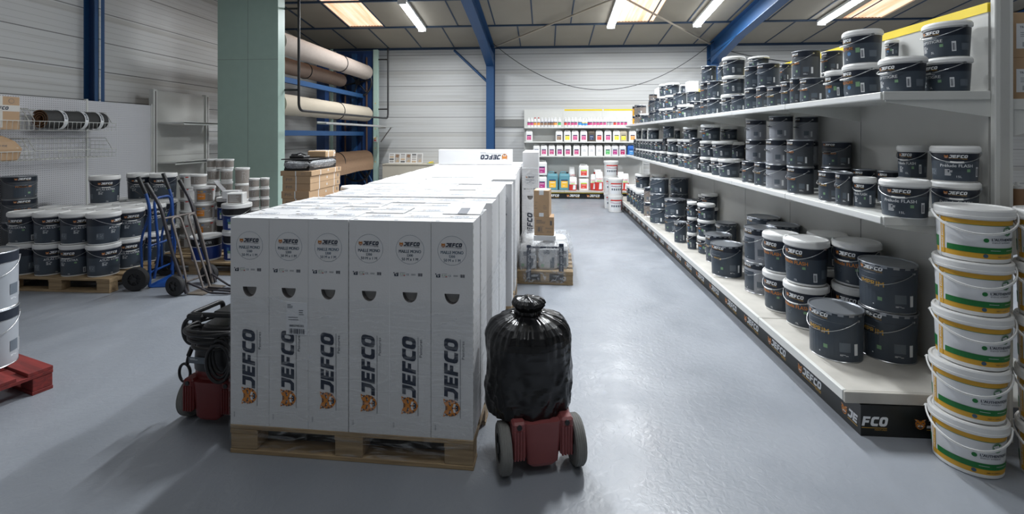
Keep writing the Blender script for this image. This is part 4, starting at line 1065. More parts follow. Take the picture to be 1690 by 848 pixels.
for k in range(3):
    pts = [(.10 + .05*math.cos(2*PI*i/36)*(1+.2*k), -.20-.01*k, .42 - .02*k + .10*math.sin(2*PI*i/36)) for i in range(36)]
    MB().tube(pts, .009, m_black, 8, closed=True).build('hose_loop', t)
b = MB(); b.tube([(-.235 + .055*math.cos(2*PI*i/30), -.02, .455 + .075*math.sin(2*PI*i/30)) for i in range(30)], .012, m_black, 8, closed=True)
for k in range(3): a = PI*k/3 + .3; b.tube([(-.235 + .05*math.cos(a), -.02, .455 + .07*math.sin(a)), (-.235 - .05*math.cos(a), -.02, .455 - .07*math.sin(a))], .007, m_black, 6)
b.build('cable_reel', t)
b = MB(); b.tube(arc_pts([(-.18, -.02, .40), (-.215, -.04, .37), (-.225, -.06, .31), (-.23, -.06, .275)], .03), [.010]*len(arc_pts([(-.18, -.02, .40), (-.215, -.04, .37), (-.225, -.06, .31), (-.23, -.06, .275)], .03)), m_black, 8)
b.tube([(-.245 + .035*math.sin(2*PI*i/26), -.06, .228 + .052*math.cos(2*PI*i/26)) for i in range(26)], .008, m_black, 8, closed=True); b.cyl((-.215, -.04, .37), (-.225, -.055, .325), .013, m_black, 10); b.build('power_cord', t)

# ================================================================== HAND TRUCKS
m_tblue = mat('blue_paint', (.012, .06, .24), .4); m_worn = mat('worn_dark_paint', (.035, .032, .038), .45, .3, var=.6, vscale=60); m_grey_steel = mat('worn_grey_steel', (.16, .14, .13), .5, .4, var=.5, vscale=60)
t = thing('hand_truck', 'blue upright hand truck with black grips standing beside the navy pails', 'hand truck', (-4.165, 4.79, 0), .21)
for s_ in (-1, 1):
    pts = arc_pts([(.0, s_*.205, .02), (.0, s_*.205, .90), (-.10, s_*.215, 1.16)], .12); MB().tube(pts, .0155, m_tblue, 12).build('rail', t)
    MB().cyl((-.035, s_*.2085, .99), (-.103, s_*.2155, 1.168), .020, m_black, 14).build('grip', t)
    MB().tube(arc_pts([(-.09, s_*.17, .14), (-.10, s_*.18, .50), (.0, s_*.19, .80)], .1), .012, m_tblue, 10).build('brace', t)
    w_ = wheel_mb(.120, .055, m_rubber, m_black, True, .5, 6); add_wheel(w_, 'wheel', t, (-.095, s_*.265, .121))
MB().tube(arc_pts([(.015, -.155, .09), (.06, -.15, .36), (.01, -.15, .93), (.01, .15, .93), (.06, .15, .36), (.015, .155, .09)], .09, 8), .0135, m_tblue, 10).build('inner_frame', t)
MB().tube([(0, -.205, .44), (.03, 0, .445), (0, .205, .44)], .012, m_tblue, 10).cyl((-.095, -.24, .12), (-.095, .24, .12), .011, m_tblue, 10).cyl((0, -.2, .16), (0, .2, .16), .010, m_tblue, 8).build('crossbar', t)
MB().box(-.01, .17, -.19, .19, .0, .010, m_tblue, .003).box(-.010, 0, -.19, .19, 0, .035, m_tblue, .002).build('toe_plate', t)
MB().tube(arc_pts([(-.06, -.212, 1.08), (-.15, -.25, 1.13), (-.17, -.25, 1.07), (-.05, -.225, .96)], .05), .004, m_black, 6).build('brake_cable', t)
t = thing('hand_truck', 'worn dark hand truck leaning back with folding tube forks, beside the blue one', 'hand truck', (-3.55, 4.59, 0), -.11)
for s_ in (-1, 1):
    MB().tube(arc_pts([(.0, s_*.178, .02), (-.17, s_*.178, .42), (-.305, s_*.18, .88), (-.46, s_*.19, 1.10)], .10), .0165, m_worn, 12).build('rail', t)
    MB().cyl((-.395, s_*.186, 1.007), (-.465, s_*.1905, 1.107), .0205, m_black, 12).build('grip', t)
    MB().tube(arc_pts([(-.01, s_*.15, .03), (-.10, s_*.145, .40), (-.22, s_*.14, .76), (-.215, s_*.045, .76), (-.06, s_*.04, .36), (.06, s_*.04, .03)], .05, 8), .0115, m_grey_steel, 10).build('inner_frame', t)
    add_wheel(wheel_mb(.100, .05, m_rubber, m_black, True, .5, 5), 'wheel', t, (-.105, s_*.205, .101))
    MB().tube(arc_pts([(-.02, s_*.15, .12), (.10, s_*.13, .07), (.22, s_*.12, .018), (.40, s_*.10, .016), (.41, s_*.03, .016), (.05, s_*.03, .018)], .03), .010, m_worn, 8).build('fork', t)
MB().cyl((-.262, -.18, .76), (-.262, .18, .76), .0115, m_grey_steel, 10).cyl((-.105, -.19, .10), (-.105, .19, .10), .010, m_grey_steel, 10).build('crossbar', t)
MB().box(-.03, .16, -.155, .155, .001, .009, mat('brown_plate', (.13, .11, .09), .6), .003).build('toe_plate', t)

# ================================================================== LEFT SIDE
def holes_mat():
    m = mat('pegboard', (.62, .62, .66), .5); nt = m.node_tree; b = nt.nodes['Principled BSDF']
    g = nt.nodes.new('ShaderNodeNewGeometry'); s = nt.nodes.new('ShaderNodeSeparateXYZ'); nt.links.new(g.outputs['Position'], s.inputs[0])
    fy = mmath(nt, 'SUBTRACT', mmath(nt, 'FRACT', mmath(nt, 'DIVIDE', s.outputs['Y'], .0253)), .5); fz = mmath(nt, 'SUBTRACT', mmath(nt, 'FRACT', mmath(nt, 'DIVIDE', s.outputs['Z'], .0253)), .5)
    d = mmath(nt, 'ADD', mmath(nt, 'MULTIPLY', fy, fy), mmath(nt, 'MULTIPLY', fz, fz)); hole = mmath(nt, 'LESS_THAN', d, .022)
    x = nt.nodes.new('ShaderNodeMix'); x.data_type = 'RGBA'; nt.links.new(hole, x.inputs[0]); x.inputs[6].default_value = (.60, .60, .63, 1); x.inputs[7].default_value = (.09, .09, .10, 1)
    nt.links.new(x.outputs[2], b.inputs['Base Color']); return m
m_peg = holes_mat(); PX = -5.95
t = thing('pegboard_shelving', 'white pegboard gondola wall along the left side behind the navy pails', 'shelving', (0, 0, 0))
for i in range(4):
    y1 = 6.66 - i; MB().box(PX-.02, PX, y1-.995, y1-.005, .16, 2.05, m_peg).build('back_panel', t)
    MB().box(PX, PX+.33, y1-.995, y1-.005, .10, .16, m_deck, .003).box(PX+.31, PX+.325, y1-.995, y1-.005, 0, .10, m_shelf).build('base_shelf', t)
for i in range(5): y1 = 6.66 - i; MB().box(PX-.03, PX+.008, y1-.012, y1+.012, 0, 2.07, m_shelf).build('upright', t)
t = thing('shelf_unit', 'white metal shelf bay with two bare shelves left of the green pillar', 'shelving', (0, 0, 0))
MB().box(PX-.02, PX, 6.74, 7.78, .1, 2.28, m_panel).box(PX-.0, PX+.001, 6.74, 7.78, 1.28, 1.284, m_cardin).build('back_panel', t)
for y in (6.70, 7.80): MB().box(PX-.05, PX+.03, y-.035, y+.035, 0, 2.30, m_shelf, .004).box(PX+.03, PX+.032, y-.01, y+.01, .05, 2.27, m_cardin).build('upright', t)
for z, d in ((1.80, .45), (1.185, .32), (.2, .45)):
    MB().box(PX+.03, PX+d, 6.74, 7.76, z-.02, z, m_shelf, .003).box(PX+d-.01, PX+d, 6.74, 7.76, z-.04, z+.004, m_shelf).build('shelf_board', t)
def basket(y0, y1, z, label, hb=.24, hf=.10, front=.36):
    t = thing('wire_basket', label, 'basket', (0, 0, 0), 0, 'wire baskets on the pegboard'); b = MB(); x0, x1 = PX+.014, PX+front; r = .0022
    n = int((y1-y0)/.05)
    for i in range(n+1):
        y = y0 + (y1-y0)*i/n; b.tube([(x0, y, z+hb), (x0, y, z), (x1, y, z), (x1+.01, y, z+hf)], r, m_shelf, 5)
    for zz in (0, .06, .12, .18): b.tube([(x0, y0, z+zz), (x0, y1, z+zz)], r, m_shelf, 5)
    for k in range(7): x = x0 + (x1-x0)*k/6; b.tube([(x, y0, z), (x, y1, z)], r, m_shelf, 5)
    for y in (y0, y1):
        for zz in (.05, .10, .15, .2):
            xe = x1 if zz <= .1 else x1 - .12; b.tube([(x0, y, z+zz), (xe, y, z+zz)], r, m_shelf, 5)
        for k in range(1, 6): x = x0 + (x1-x0)*k/6; b.tube([(x, y, z), (x, y, z + (.2 if x < x1-.12 else .10))], r, m_shelf, 5)
    b.build('wire_grid', t)
    MB().tube([(x0, y0, z+hb), (x0, y1, z+hb), (x1-.14, y1, z+hb), (x1-.05, y1, z+hf), (x1+.01, y1, z+hf), (x1+.01, y0, z+hf), (x1-.05, y0, z+hf), (x1-.14, y0, z+hb), (x0, y0, z+hb)], .0042, m_shelf, 6).build('rim', t)
    return t
basket(4.78, 5.70, 1.655, 'white wire basket holding the rubber roll, upper right on the pegboard')
basket(3.80, 4.72, 1.655, 'white wire basket holding the taller cardboard box, upper left on the pegboard')
basket(4.78, 5.70, 1.325, 'empty white wire basket, lower right on the pegboard')
basket(3.80, 4.72, 1.325, 'white wire basket holding the slumped cardboard box, lower left on the pegboard')
m_cork = mat('cork_underlay', (.17, .085, .04), .85, var=.3, vscale=60, bump=.4, bscale=200); m_rub = mat('dark_rubber_sheet', (.04, .04, .04), .7, var=.25, vscale=80)
t = thing('underlay_roll', 'dark rubber roll with cork core and white bands in the upper wire basket', 'roll', (-5.76, 4.93, 1.662+.118), 0)
b = MB(); pts = []; R0 = .114
sp = [(R0*(.30 + .70*i/90), 2*PI*3.2*i/90 + 1.2) for i in range(91)]
th = .012
for y in (0, .74):
    pass
vs = []
for (r, a) in sp: vs += [((r-th)*math.cos(a), 0, (r-th)*math.sin(a)), (r*math.cos(a), 0, r*math.sin(a)), (r*math.cos(a), .74, r*math.sin(a)), ((r-th)*math.cos(a), .74, (r-th)*math.sin(a))]
fs_r = [(4*i+1, 4*i+2, 4*i+6, 4*i+5) for i in range(90)]; fs_c = []
for i in range(90): fs_c += [(4*i, 4*i+1, 4*i+5, 4*i+4), (4*i+3, 4*i+7, 4*i+6, 4*i+2), (4*i, 4*i+4, 4*i+7, 4*i+3)]
b.add(vs, fs_r, m_rub, True); b.add(vs, fs_c, m_cork); b.build('sheet', t)
for y in (.17, .42, .62):
    b = MB(); b.lathe([(R0+.002, 0), (R0+.002, .045)], m_wprint, 40); b.shapes(xf([q for q in logo(m_nprint, m_nprint, sub='', emblem=False)[0]], .022), lambda u, v, e: ((R0+.003+e)*math.cos(.9 - u/R0), (R0+.003+e)*math.sin(.9 - u/R0), .012 + v))
    b.v = [(x, z + y, y2) for x, y2, z in b.v]; b.build('band', t)
b = MB().box(-.15, .15, -.19, .19, 0, .345, m_kraft, .004).box(-.151, .151, -.03, .03, .02, .346, m_tape)
b.box(-.1512, .1512, -.1905, .1905, .19, .255, m_tape); b.shapes(xf(LOGO_NB, .035, -.07, .205), flat((.1512, 0, 0), (0, 1, 0), (0, 0, 1), (1, 0, 0))); b.shapes(xf(LOGO_NB, .035, -.07, .205), flat((0, -.1905, 0), (1, 0, 0), (0, 0, 1), (0, -1, 0)))
b.shapes([disc(m_gprint, .11, .30, .026, 20, .023)], flat((.151, 0, 0), (0, 1, 0), (0, 0, 1), (1, 0, 0)))
b.add([(-.15, -.19, .346), (.15, -.19, .346), (.12, -.10, .385), (-.15, -.10, .37)], [(0, 1, 2, 3)], m_kraft)
tag(b.build('cardboard_box', None, (-5.765, 4.42, 1.66)), 'brown cardboard box with printed tape in the upper left wire basket', 'box')
b = MB(); b.loft([(0, .15, .20, 0, 0), (.01, .155, .21, 0, 0), (.12, .16, .235, 0, .01), (.2, .14, .20, 0, -.01), (.26, .10, .13, -.01, -.03), (.275, .03, .09, -.01, -.03)], m_kraft, 24, 5)
b.shapes([text('PRÉLUDE', m_gprint, .022, 0, .145, 'c', 1.1), rect(m_tape, -.19, .17, .13, .135)], flat((.152, 0, 0), (0, 1, 0), (0, 0, 1), (1, 0, 0)))
tag(b.build('cardboard_box', None, (-5.76, 4.42, 1.332)), 'slumped brown cardboard box in the lower left wire basket', 'box')
# dark drums on the pegboard base
for k in range(4): place('dD', -5.80, 4.76, .1605 + .2475*k, .142, .246, .95 + .05*k, 'black metal drum with orange text beside the pegboard, %s of the stack of four' % ['bottom', 'second', 'third', 'top'][k], 'paint drum', 'black drums stacked by the pegboard')
# navy pails on two pallets
pallet(1.2, .8, 'wooden pallet carrying the near navy pails, left side', (-5.60, 4.42, 0), 0, group='pallets of navy pails')
pallet(.95, .8, 'wooden pallet behind the near one, carrying the rear navy pails', (-5.60, 5.37, 0), 0, group='pallets of navy pails')
rz_ = random.Random(5); colx = (-4.62, -4.915, -5.21, -5.50); cn = ['rightmost', 'second from right', 'third from right', 'leftmost']; tn = ['lower', 'upper']
for ri, yy in enumerate((4.575, 4.87, 5.165)):
    for ci, xx in enumerate(colx):
        if ri == 2 and ci == 3: continue
        for k in range(2):
            jx = 0
            if ri == 1: jx -= .0
            a = {(0, 0, 0): 1.2, (0, 1, 0): .2, (0, 2, 0): 1.05, (0, 3, 0): 2.4, (0, 0, 1): 1.75, (0, 1, 1): 1.1, (0, 2, 1): .85, (0, 3, 1): .2}.get((ri, ci, k), 1.1 + rz_.uniform(-.25, .25))
            place('pA', xx + rz_.uniform(-.0005, .0005), yy, .1445 + .327*k, .1455, .326, a, 'navy pail, %s %s in the %s row of the left pallet' % (tn[k], cn[ci], ['front', 'middle', 'back'][ri]), 'paint pail', 'navy pails on the left pallets')
place('pA', -5.20, 5.165, .1445 + .327*2, .146, .326, .85, 'single navy pail standing on top of the lidded pails in front of the pegboard', 'paint pail', 'navy pails on the left pallets')
for ci, (xx, n) in enumerate(((-4.78, 3), (-5.08, 3), (-5.38, 2))):
    for k in range(n): place('pA', xx, 5.53, .1445 + .327*k, .1455, .326, .45 + .1*ci, 'navy pail on the rear left pallet, tier %s of the %s stack' % (['one', 'two', 'three'][k], ['right', 'middle', 'left'][ci]), 'paint pail', 'navy pails on the left pallets')
# grey drums on the red pallet
rp = pallet(1.2, .8, 'worn red painted wooden pallet at the left edge of the floor', (0, 0, 0), 0, m_red_wood)
ang = -.32; ca, sa = math.cos(ang), math.sin(ang); cx_, cy_ = -3.108, 2.74       # far right corner of the pallet
rp.location = (cx_ - 1.2*ca + .8*sa, cy_ - 1.2*sa - .8*ca, 0); rp.rotation_euler = (0, 0, ang)
tin_kind('dG', .157, .36, mat('light_grey_drum', (.36, .385, .42), .35, var=.04), m_navy, '', m_nprint, .03, 'light grey metal drum', rb=.150, lugs=False, bandf=.80, logo_on=False, white_tick=False)
for k in range(2): place('dG', -3.535, 2.70, .1445 + .361*k, .157, .36, .9, 'light grey metal drum with navy top band on red pallet, %s of two' % ['lower', 'upper'][k], 'paint drum', 'grey drums on the red pallet')
# ------------------------------------------------------------------ centre left: pots and buckets on a pallet
pallet(1.2, .8, 'wooden pallet under the white buckets and blue pails behind the hand trucks', (-4.62, 5.08, 0), 0)
m_lab = mat('grey_tan_label', (.30, .27, .245), .5, var=.15, vscale=60); m_blb = mat('royal_blue_label', (.008, .035, .20), .4)
def bucket_kind(key, R, H, rb, rt, bands, deco, desc, cat='bucket', lidh=.028, name='bucket', handle=True, lidm=None):
    b = MB(); f = lambda z: rb + (rt-rb)*z/H; prev = (f(0), 0)
    b.lathe([(f(0)-.003, 0), (f(.004), .004)], m_white, 32, cap0=True)
    z = .004
    for zt, m in bands: b.lathe([(f(z*1.0), z), (f(zt), zt)], m, 32); z = zt
    if z < H - lidh*.4: b.lathe([(f(z), z), (f(H-lidh*.4), H-lidh*.4)], m_white, 32)
    if deco: b.shapes(deco, body_tf(rb, rt, H, eps=.0012))
    l = MB().lathe([(rt, H-lidh), (R, H-lidh+.003), (R, H-.008), (R-.004, H), (R-.012, H), (R-.015, H-.004), (.0001, H-.003)], lidm or m_white, 32)
    parts = [('body', b.mesh('body')), ('lid', l.mesh('lid'))]
    if handle: parts.append(('handle', bail(rt, H-lidh-.006, H*.25, r=.0022).mesh('handle')))
    KIND[key] = dict(R=R, H=H, desc=desc, cat=cat, name=name, parts=parts)
def grey_label(w_=1.2, orange=False, R=.12, H=.2, v0=.2, v1=.8):
    s = [rect(m_lab, -w_*R, w_*R, H*v0, H*v1, 14)] + fine_print(m_wprint, -w_*R*.8, H*(v1-.12), R*.8, 6, H*.012, H*.07)
    if orange: s += [rect(m_orange, -R*.75, R*.05, H*.25, H*.62, 5), text('DÉCO', m_wprint, H*.08, -R*.35, H*.40), rect(m_bluep, R*-.1, R*.1, H*.68, H*.75), rect(m_gold, -R*.4, -R*.2, H*.68, H*.75), rect(m_orange, -R*.7, -R*.5, H*.68, H*.75), text('A', m_wprint, H*.12, R*.55, H*.5)]
    return s
bucket_kind('w1', .12, .20, .104, .113, [(.17, m_white)], grey_label(.9, True, .11, .20, .12, .86) + [rect(m_redp, .085, .12, .15, .165, 3)], 'white bucket')
bucket_kind('w2', .12, .20, .104, .113, [(.17, m_white)], [rect(m_lab, -.15, -.04, .02, .15, 6), rect(m_redp, -.02, .02, .145, .160, 3)], 'white bucket')
bucket_kind('pot', .08, .16, .070, .075, [(.03, m_white), (.13, m_lab)], fine_print(m_wprint, -.06, .115, .05, 7, .003, .011), 'white pot with grey label', 'pot', .022, 'paint_pot', False)
bucket_kind('potd', .09, .21, .080, .085, [(.02, m_lab), (.18, m_lab)], fine_print(m_wprint, -.02, .15, .05, 8, .003, .014), 'grey pot', 'pot', .022, 'paint_pot', False)
bucket_kind('bl', .155, .28, .135, .146, [(.012, m_white), (.16, m_blb), (.168, m_white), (.245, m_black)], [rect(m_wprint, -.05, -.015, .03, .075, 2), rect(m_greenp, -.05, -.015, .075, .10, 2), rect(m_bluep, -.06, -.03, .10, .13, 2)], 'blue pail with black band', 'paint pail', .045, 'paint_pail')
bx = [poly(m_wprint, [(-.10, .225), (-.082, .235), (-.064, .225), (-.064, .200), (-.082, .19), (-.10, .200)]), text('BECTI', m_wprint, .026, .0, .202, 'c', 1.1, .02)]
bx += [poly(m_black, [(-.096, .222), (-.082, .214), (-.068, .222), (-.082, .229)])]
bucket_kind('bb', .172, .28, .152, .162, [(.02, m_white), (.165, m_blb), (.172, m_white), (.255, m_black)], bx, 'large blue drum with white lid', 'paint drum', .02, 'paint_drum', False)
def pp(kind, px, t, z, r, h, rz, label, cat=None, group=None):
    x, y = at_t(px, t); return place(kind, x, y, z, r, h, rz, label, cat, group)
G1 = 'buckets and pots behind the hand trucks'
pp('bb', 341, 5.50, .1445, .168, .28, .62, 'large blue drum with white lid and black lettered band behind the dark hand truck', None, G1)
pp('bl', 391, 5.50, .1445, .150, .35, .2, 'blue pail with white lid beside the lettered blue drum, lower of two', None, G1)
pp('bl', 391, 5.50, .496, .160, .305, .3, 'blue pail with black band and white lid carrying the small white box', None, G1)
pp('bl', 373, 5.98, .1445, .107, .37, .2, 'blue pail low behind the lettered blue drum, under the half hidden blue pail', None, G1)
pp('bl', 373, 5.98, .516, .107, .29, .2, 'blue pail with black band peeking behind the box topped pail', None, G1)
for k, h in enumerate((.20, .20, .205, .21)):
    pp('w1', 338, 5.88, .1445 + sum((.20, .20, .205, .21)[:k]), .120, h-.001, .35 + .1*k, 'white bucket with grey and orange label, %s of the stack left of blue pails' % ['bottom', 'second', 'third', 'top'][k], None, G1)
pp('pot', 328, 5.86, .1445+.816, .092, .15, .9, 'white pot with grey label standing on the orange label bucket stack', 'pot', G1)
for k in range(6): pp('w2', 311, 6.12, .1445 + .158*k, .100, .157, .5, 'white bucket with red tag at the far left of the bucket pile, tier %s' % ['one', 'two', 'three', 'four', 'five', 'six'][k], None, G1)
def potcol(px, t, z0, n, r, h, kind, where):
    for k in range(n): pp(kind, px, t, z0 + h*k, r, h-.001, .6 + .2*(k % 3), '%s, %s in the pot column %s' % ('grey pot' if kind == 'potd' else 'white pot with grey label', ['lowest', 'second', 'third', 'fourth', 'fifth', 'sixth', 'seventh'][k] + ' tier', where), 'pot', G1)
potcol(353, 6.22, .1445, 6, .075, .168, 'pot', 'left of the middle')
potcol(374, 6.22, .1445, 6, .075, .168, 'pot', 'in the middle')
potcol(400, 6.15, .1445, 5, .088, .206, 'potd', 'right of the middle')
potcol(419.5, 5.93, .1445, 7, .065, .130, 'pot', 'second from the right')
potcol(437, 6.0, .1445, 7, .056, .130, 'pot', 'at the right end')
for k, px in enumerate((349, 363.5, 378.5)): pp('pot', px, 6.22, .1445+.168*6, .0575, .130, .6, 'small grey white pot on top of the pile, %s of three' % ['left', 'middle', 'right'][k], 'pot', G1)
x, y = at_t(391, 5.47)
b = MB().box(-.085, .085, -.08, .08, 0, .125, m_white, .004); b.shapes([rect(m_lab, -.07, .07, .012, .11)] + fine_print(m_wprint, -.055, .098, .11, 8, .002, .010), flat((0, -.08, 0), (1, 0, 0), (0, 0, 1), (0, -1, 0)))
tag(b.build('sample_box', None, (x, y, .803), .3), 'small white box with grey label on the blue pail lid', 'box')
x, y = at_t(388, 5.70); b = MB().box(-.10, .10, -.05, .05, 0, .13, m_card, .003).box(.0, .025, -.02, .0, .13, .165, m_white, .004)
x2, y2 = at_t(366, 5.80)
b = MB().box(-.10, .09, -.06, .06, 0, .10, m_card, .003)
b.add([(-.10, -.06, .10), (-.10, .06, .10), (-.20, .07, .22), (-.20, -.05, .22)], [(0, 1, 2, 3)], mat('grey_flap', (.30, .30, .31), .6)); b.add([(-.10, -.06, .104), (-.10, .06, .104), (-.20, .07, .224), (-.20, -.05, .224)], [(3, 2, 1, 0)], mat('grey_flap', (.30, .30, .31), .6))
tag(b.build('opened_box', None, (at_t(384, 5.87)[0], at_t(384, 5.87)[1], .8065), .25), 'opened white box with raised grey flap behind the small labelled box', 'box')
# flat kraft boxes with boards on top
pallet(.6, .8, 'small wooden pallet under the flat brown boxes', (-3.16, 5.26, 0), 0)
rk = random.Random(9); KN = ['lowest', 'second', 'third', 'fourth', 'fifth', 'sixth', 'seventh', 'eighth', 'ninth', 'tenth', 'eleventh', 'topmost']
for k in range(12):
    h = .0875 if k < 11 else .06; dx = rk.uniform(-.012, .012); z = .1445 + .0885*k; wd = .34 if k < 11 else .38
    b = MB().box(-wd/2, wd/2, 0, .80, 0, h-.001, m_kraft, .002)
    for yy in (.22, .62): b.box(-wd/2-.001, wd/2+.001, yy, yy+.012, 0, h, m_wprint)
    b.box(-.01, .002, -.001, .001, 0, h-.001, m_wprint)
    b.shapes([text('PYF-', m_cardin, .034, -.08, .028, 'c', 1.1)] if k != 11 else [text('JEFCO', m_cardin, .014, .09, .02)], flat((0, 0, 0), (1, 0, 0), (0, 0, 1), (0, -1, 0)))
    b.shapes([rect(m_wprint, .41, .435, .032, .055), rect(m_cardin, .416, .429, .038, .049), rect(m_cardin, .715, .745, .022, .06)], flat((wd/2, 0, 0), (0, 1, 0), (0, 0, 1), (1, 0, 0)))
    o = b.build('flat_box', None, (-2.93 + dx, 5.30 + rk.uniform(-.008, .008), z), 0)
    tag(o, 'flat brown box in the tall stack beside the green pillar, %s' % KN[k], 'box', 'flat brown boxes in one stack')
zt = .1445 + .0885*11 + .0605
for k in range(4):
    b = MB().box(-.155, .155, 0, .70, 0, .028, m_black, .004); tag(b.build('black_board', None, (-2.94 + .006*(k % 2), 5.33, zt + .0285*k)), 'flat black board on top of the brown boxes, %s of four' % ['lowest', 'second', 'third', 'upper'][k], 'board', 'black boards on the flat boxes')
m_puff = film_mat('bubble_film', .35, .9, (20, 20, 20))
b = MB(); b.loft([(-.002, .165, .36, 0, 0), (.03, .185, .385, 0, 0), (.06, .19, .39, 0, 0), (.085, .17, .37, 0, 0)], m_puff, 60, 5, f=lambda v, t_: v*1.0 + Vector((noise.noise(v*22)*.018, noise.noise(v*22+Vector((9, 0, 0)))*.018, noise.noise(v*14)*.01)))
tag(b.build('film_wrap', None, (-2.94, 5.68, zt + .03)), 'crumpled clear film around the black boards on the brown boxes', 'film')
b = MB().box(-.17, .17, 0, .72, 0, .012, m_black, .003); tag(b.build('black_board', None, (-2.95, 5.31, zt+.128)), 'thin black board laid over the crumpled film, topmost board', 'board')
b = MB(); b.box(-.09, .09, -.10, .06, 0, .03, m_black, .006).tube([(-.08, -.06, .03), (0, 0, .06), (.08, -.02, .035)], .008, m_black, 6).box(-.14, -.05, .02, .12, 0, .05, m_black, .01)
tag(b.build('black_fitting', None, (-2.99, 5.52, zt+.1405)), 'loose black plastic fitting on the topmost black board', 'fitting')
b = MB().box(-.12, .12, -.15, .15, 0, .085, mat('kraft_paper', (.46, .31, .18), .6, bump=.2, bscale=20), .012)
for yy in (-.09, .08): b.box(-.122, .122, yy, yy+.012, -.0005, .087, m_wprint, .002)
b.shapes([disc(m_wprint, .12, .05, .012, 12), text('Lot 12', m_cardin, .014, -.02, .03)], flat((.12, 0, 0), (0, 1, 0), (0, 0, 1), (1, 0, 0)))
tag(b.build('parcel', None, (-2.88, 5.84, zt+.1405), .05), 'brown paper parcel tied with white bands on the black boards', 'parcel')
for k in range(3):
    pp('pM', 581, 5.95, .001 + .318*k, .14, .317, .3, 'white lidded pail between the brown boxes and the carton pallets, %s' % ['lowest', 'middle', 'top'][k], None, 'pails behind the carton pallets')

# ================================================================== CARPET ROLL RACK
RX0, RX1, RY0, RY1, RZ = -5.35, -4.32, 7.27, 11.72, 3.80
t = thing('carpet_rack', 'tall green and blue motorised carpet rack with roll beams and wheels', 'rack', (0, 0, 0))
b = MB().box(RX0, RX1, RY0, RY0+.20, 0, 3.86, m_green, .004)
for (xx, z0, z1) in ((-4.83, 0, 3.86),): b.box(xx-.002, xx+.002, RY0-.001, RY0, 0, 3.86, m_cardin)
b.box(RX0, RX1, RY0-.001, RY0, 2.83, 2.834, m_cardin); b.build('near_pillar', t)
b = MB().box(RX1-.10, RX1+.02, RY1, RY1+.10, 0, 3.80, m_green, .004)
for z in (.9, 1.25, 1.75, 2.4): b.box(RX1-.05, RX1-.03, RY1-.002, RY1, z, z+.03, m_gold)
b.build('far_post', t)
b = MB().box(RX0, RX1-.10, RY1+.06, RY1+.09, 0, 3.78, m_dblue).box(-4.98, -4.86, RY1-.02, RY1+.06, 0, 3.7, m_blue).box(-4.70, -4.64, RY1-.0, RY1+.06, 0, 3.7, m_dblue).box(RX0, RX0+.08, RY1-.1, RY1+.06, 0, 3.75, m_dblue)
b.build('far_plate', t)
m_rust = mat('rusty_chain', (.10, .055, .035), .7)
for x in (-5.15, -4.58): MB().box(x-.015, x+.015, RY1-.035, RY1-.0, .2, 3.6, m_rust).build('chain', t)
for (xx, zz) in ((-4.82, .78), (-4.80, 2.95)):
    b = MB(); b.tube([(xx + .36*math.cos(2*PI*k/40), RY1-.06, zz + .36*math.sin(2*PI*k/40)) for k in range(40)], .024, m_black, 8, closed=True)
    for k in range(6): a = PI*k/3+.2; b.tube([(xx, RY1-.06, zz), (xx + .36*math.cos(a), RY1-.06, zz + .36*math.sin(a))], .018, m_black, 6)
    b.cyl((xx, RY1-.09, zz), (xx, RY1-.02, zz), .07, m_black, 16); b.build('chain_wheel', t)
MB().tube([(-4.95, RY1-.03, .9), (-4.60, RY1-.03, .35)], .025, m_blue, 6).tube([(-4.7, RY1-.03, .9), (-4.38, RY1-.03, .3)], .025, m_blue, 6).build('stay', t)
for z in (2.60, 1.64): MB().box(-4.74, -4.66, RY0+.2, RY1-.02, z-.05, z+.05, m_blue, .003).build('beam', t)
MB().box(-5.33, -5.13, 10.55, 10.75, 0, 3.6, m_dblue).build('rear_column', t); MB().box(RX0-.02, RX0+.04, RY1-.4, RY1-.36, 0, 3.75, m_green).build('rear_column', t)
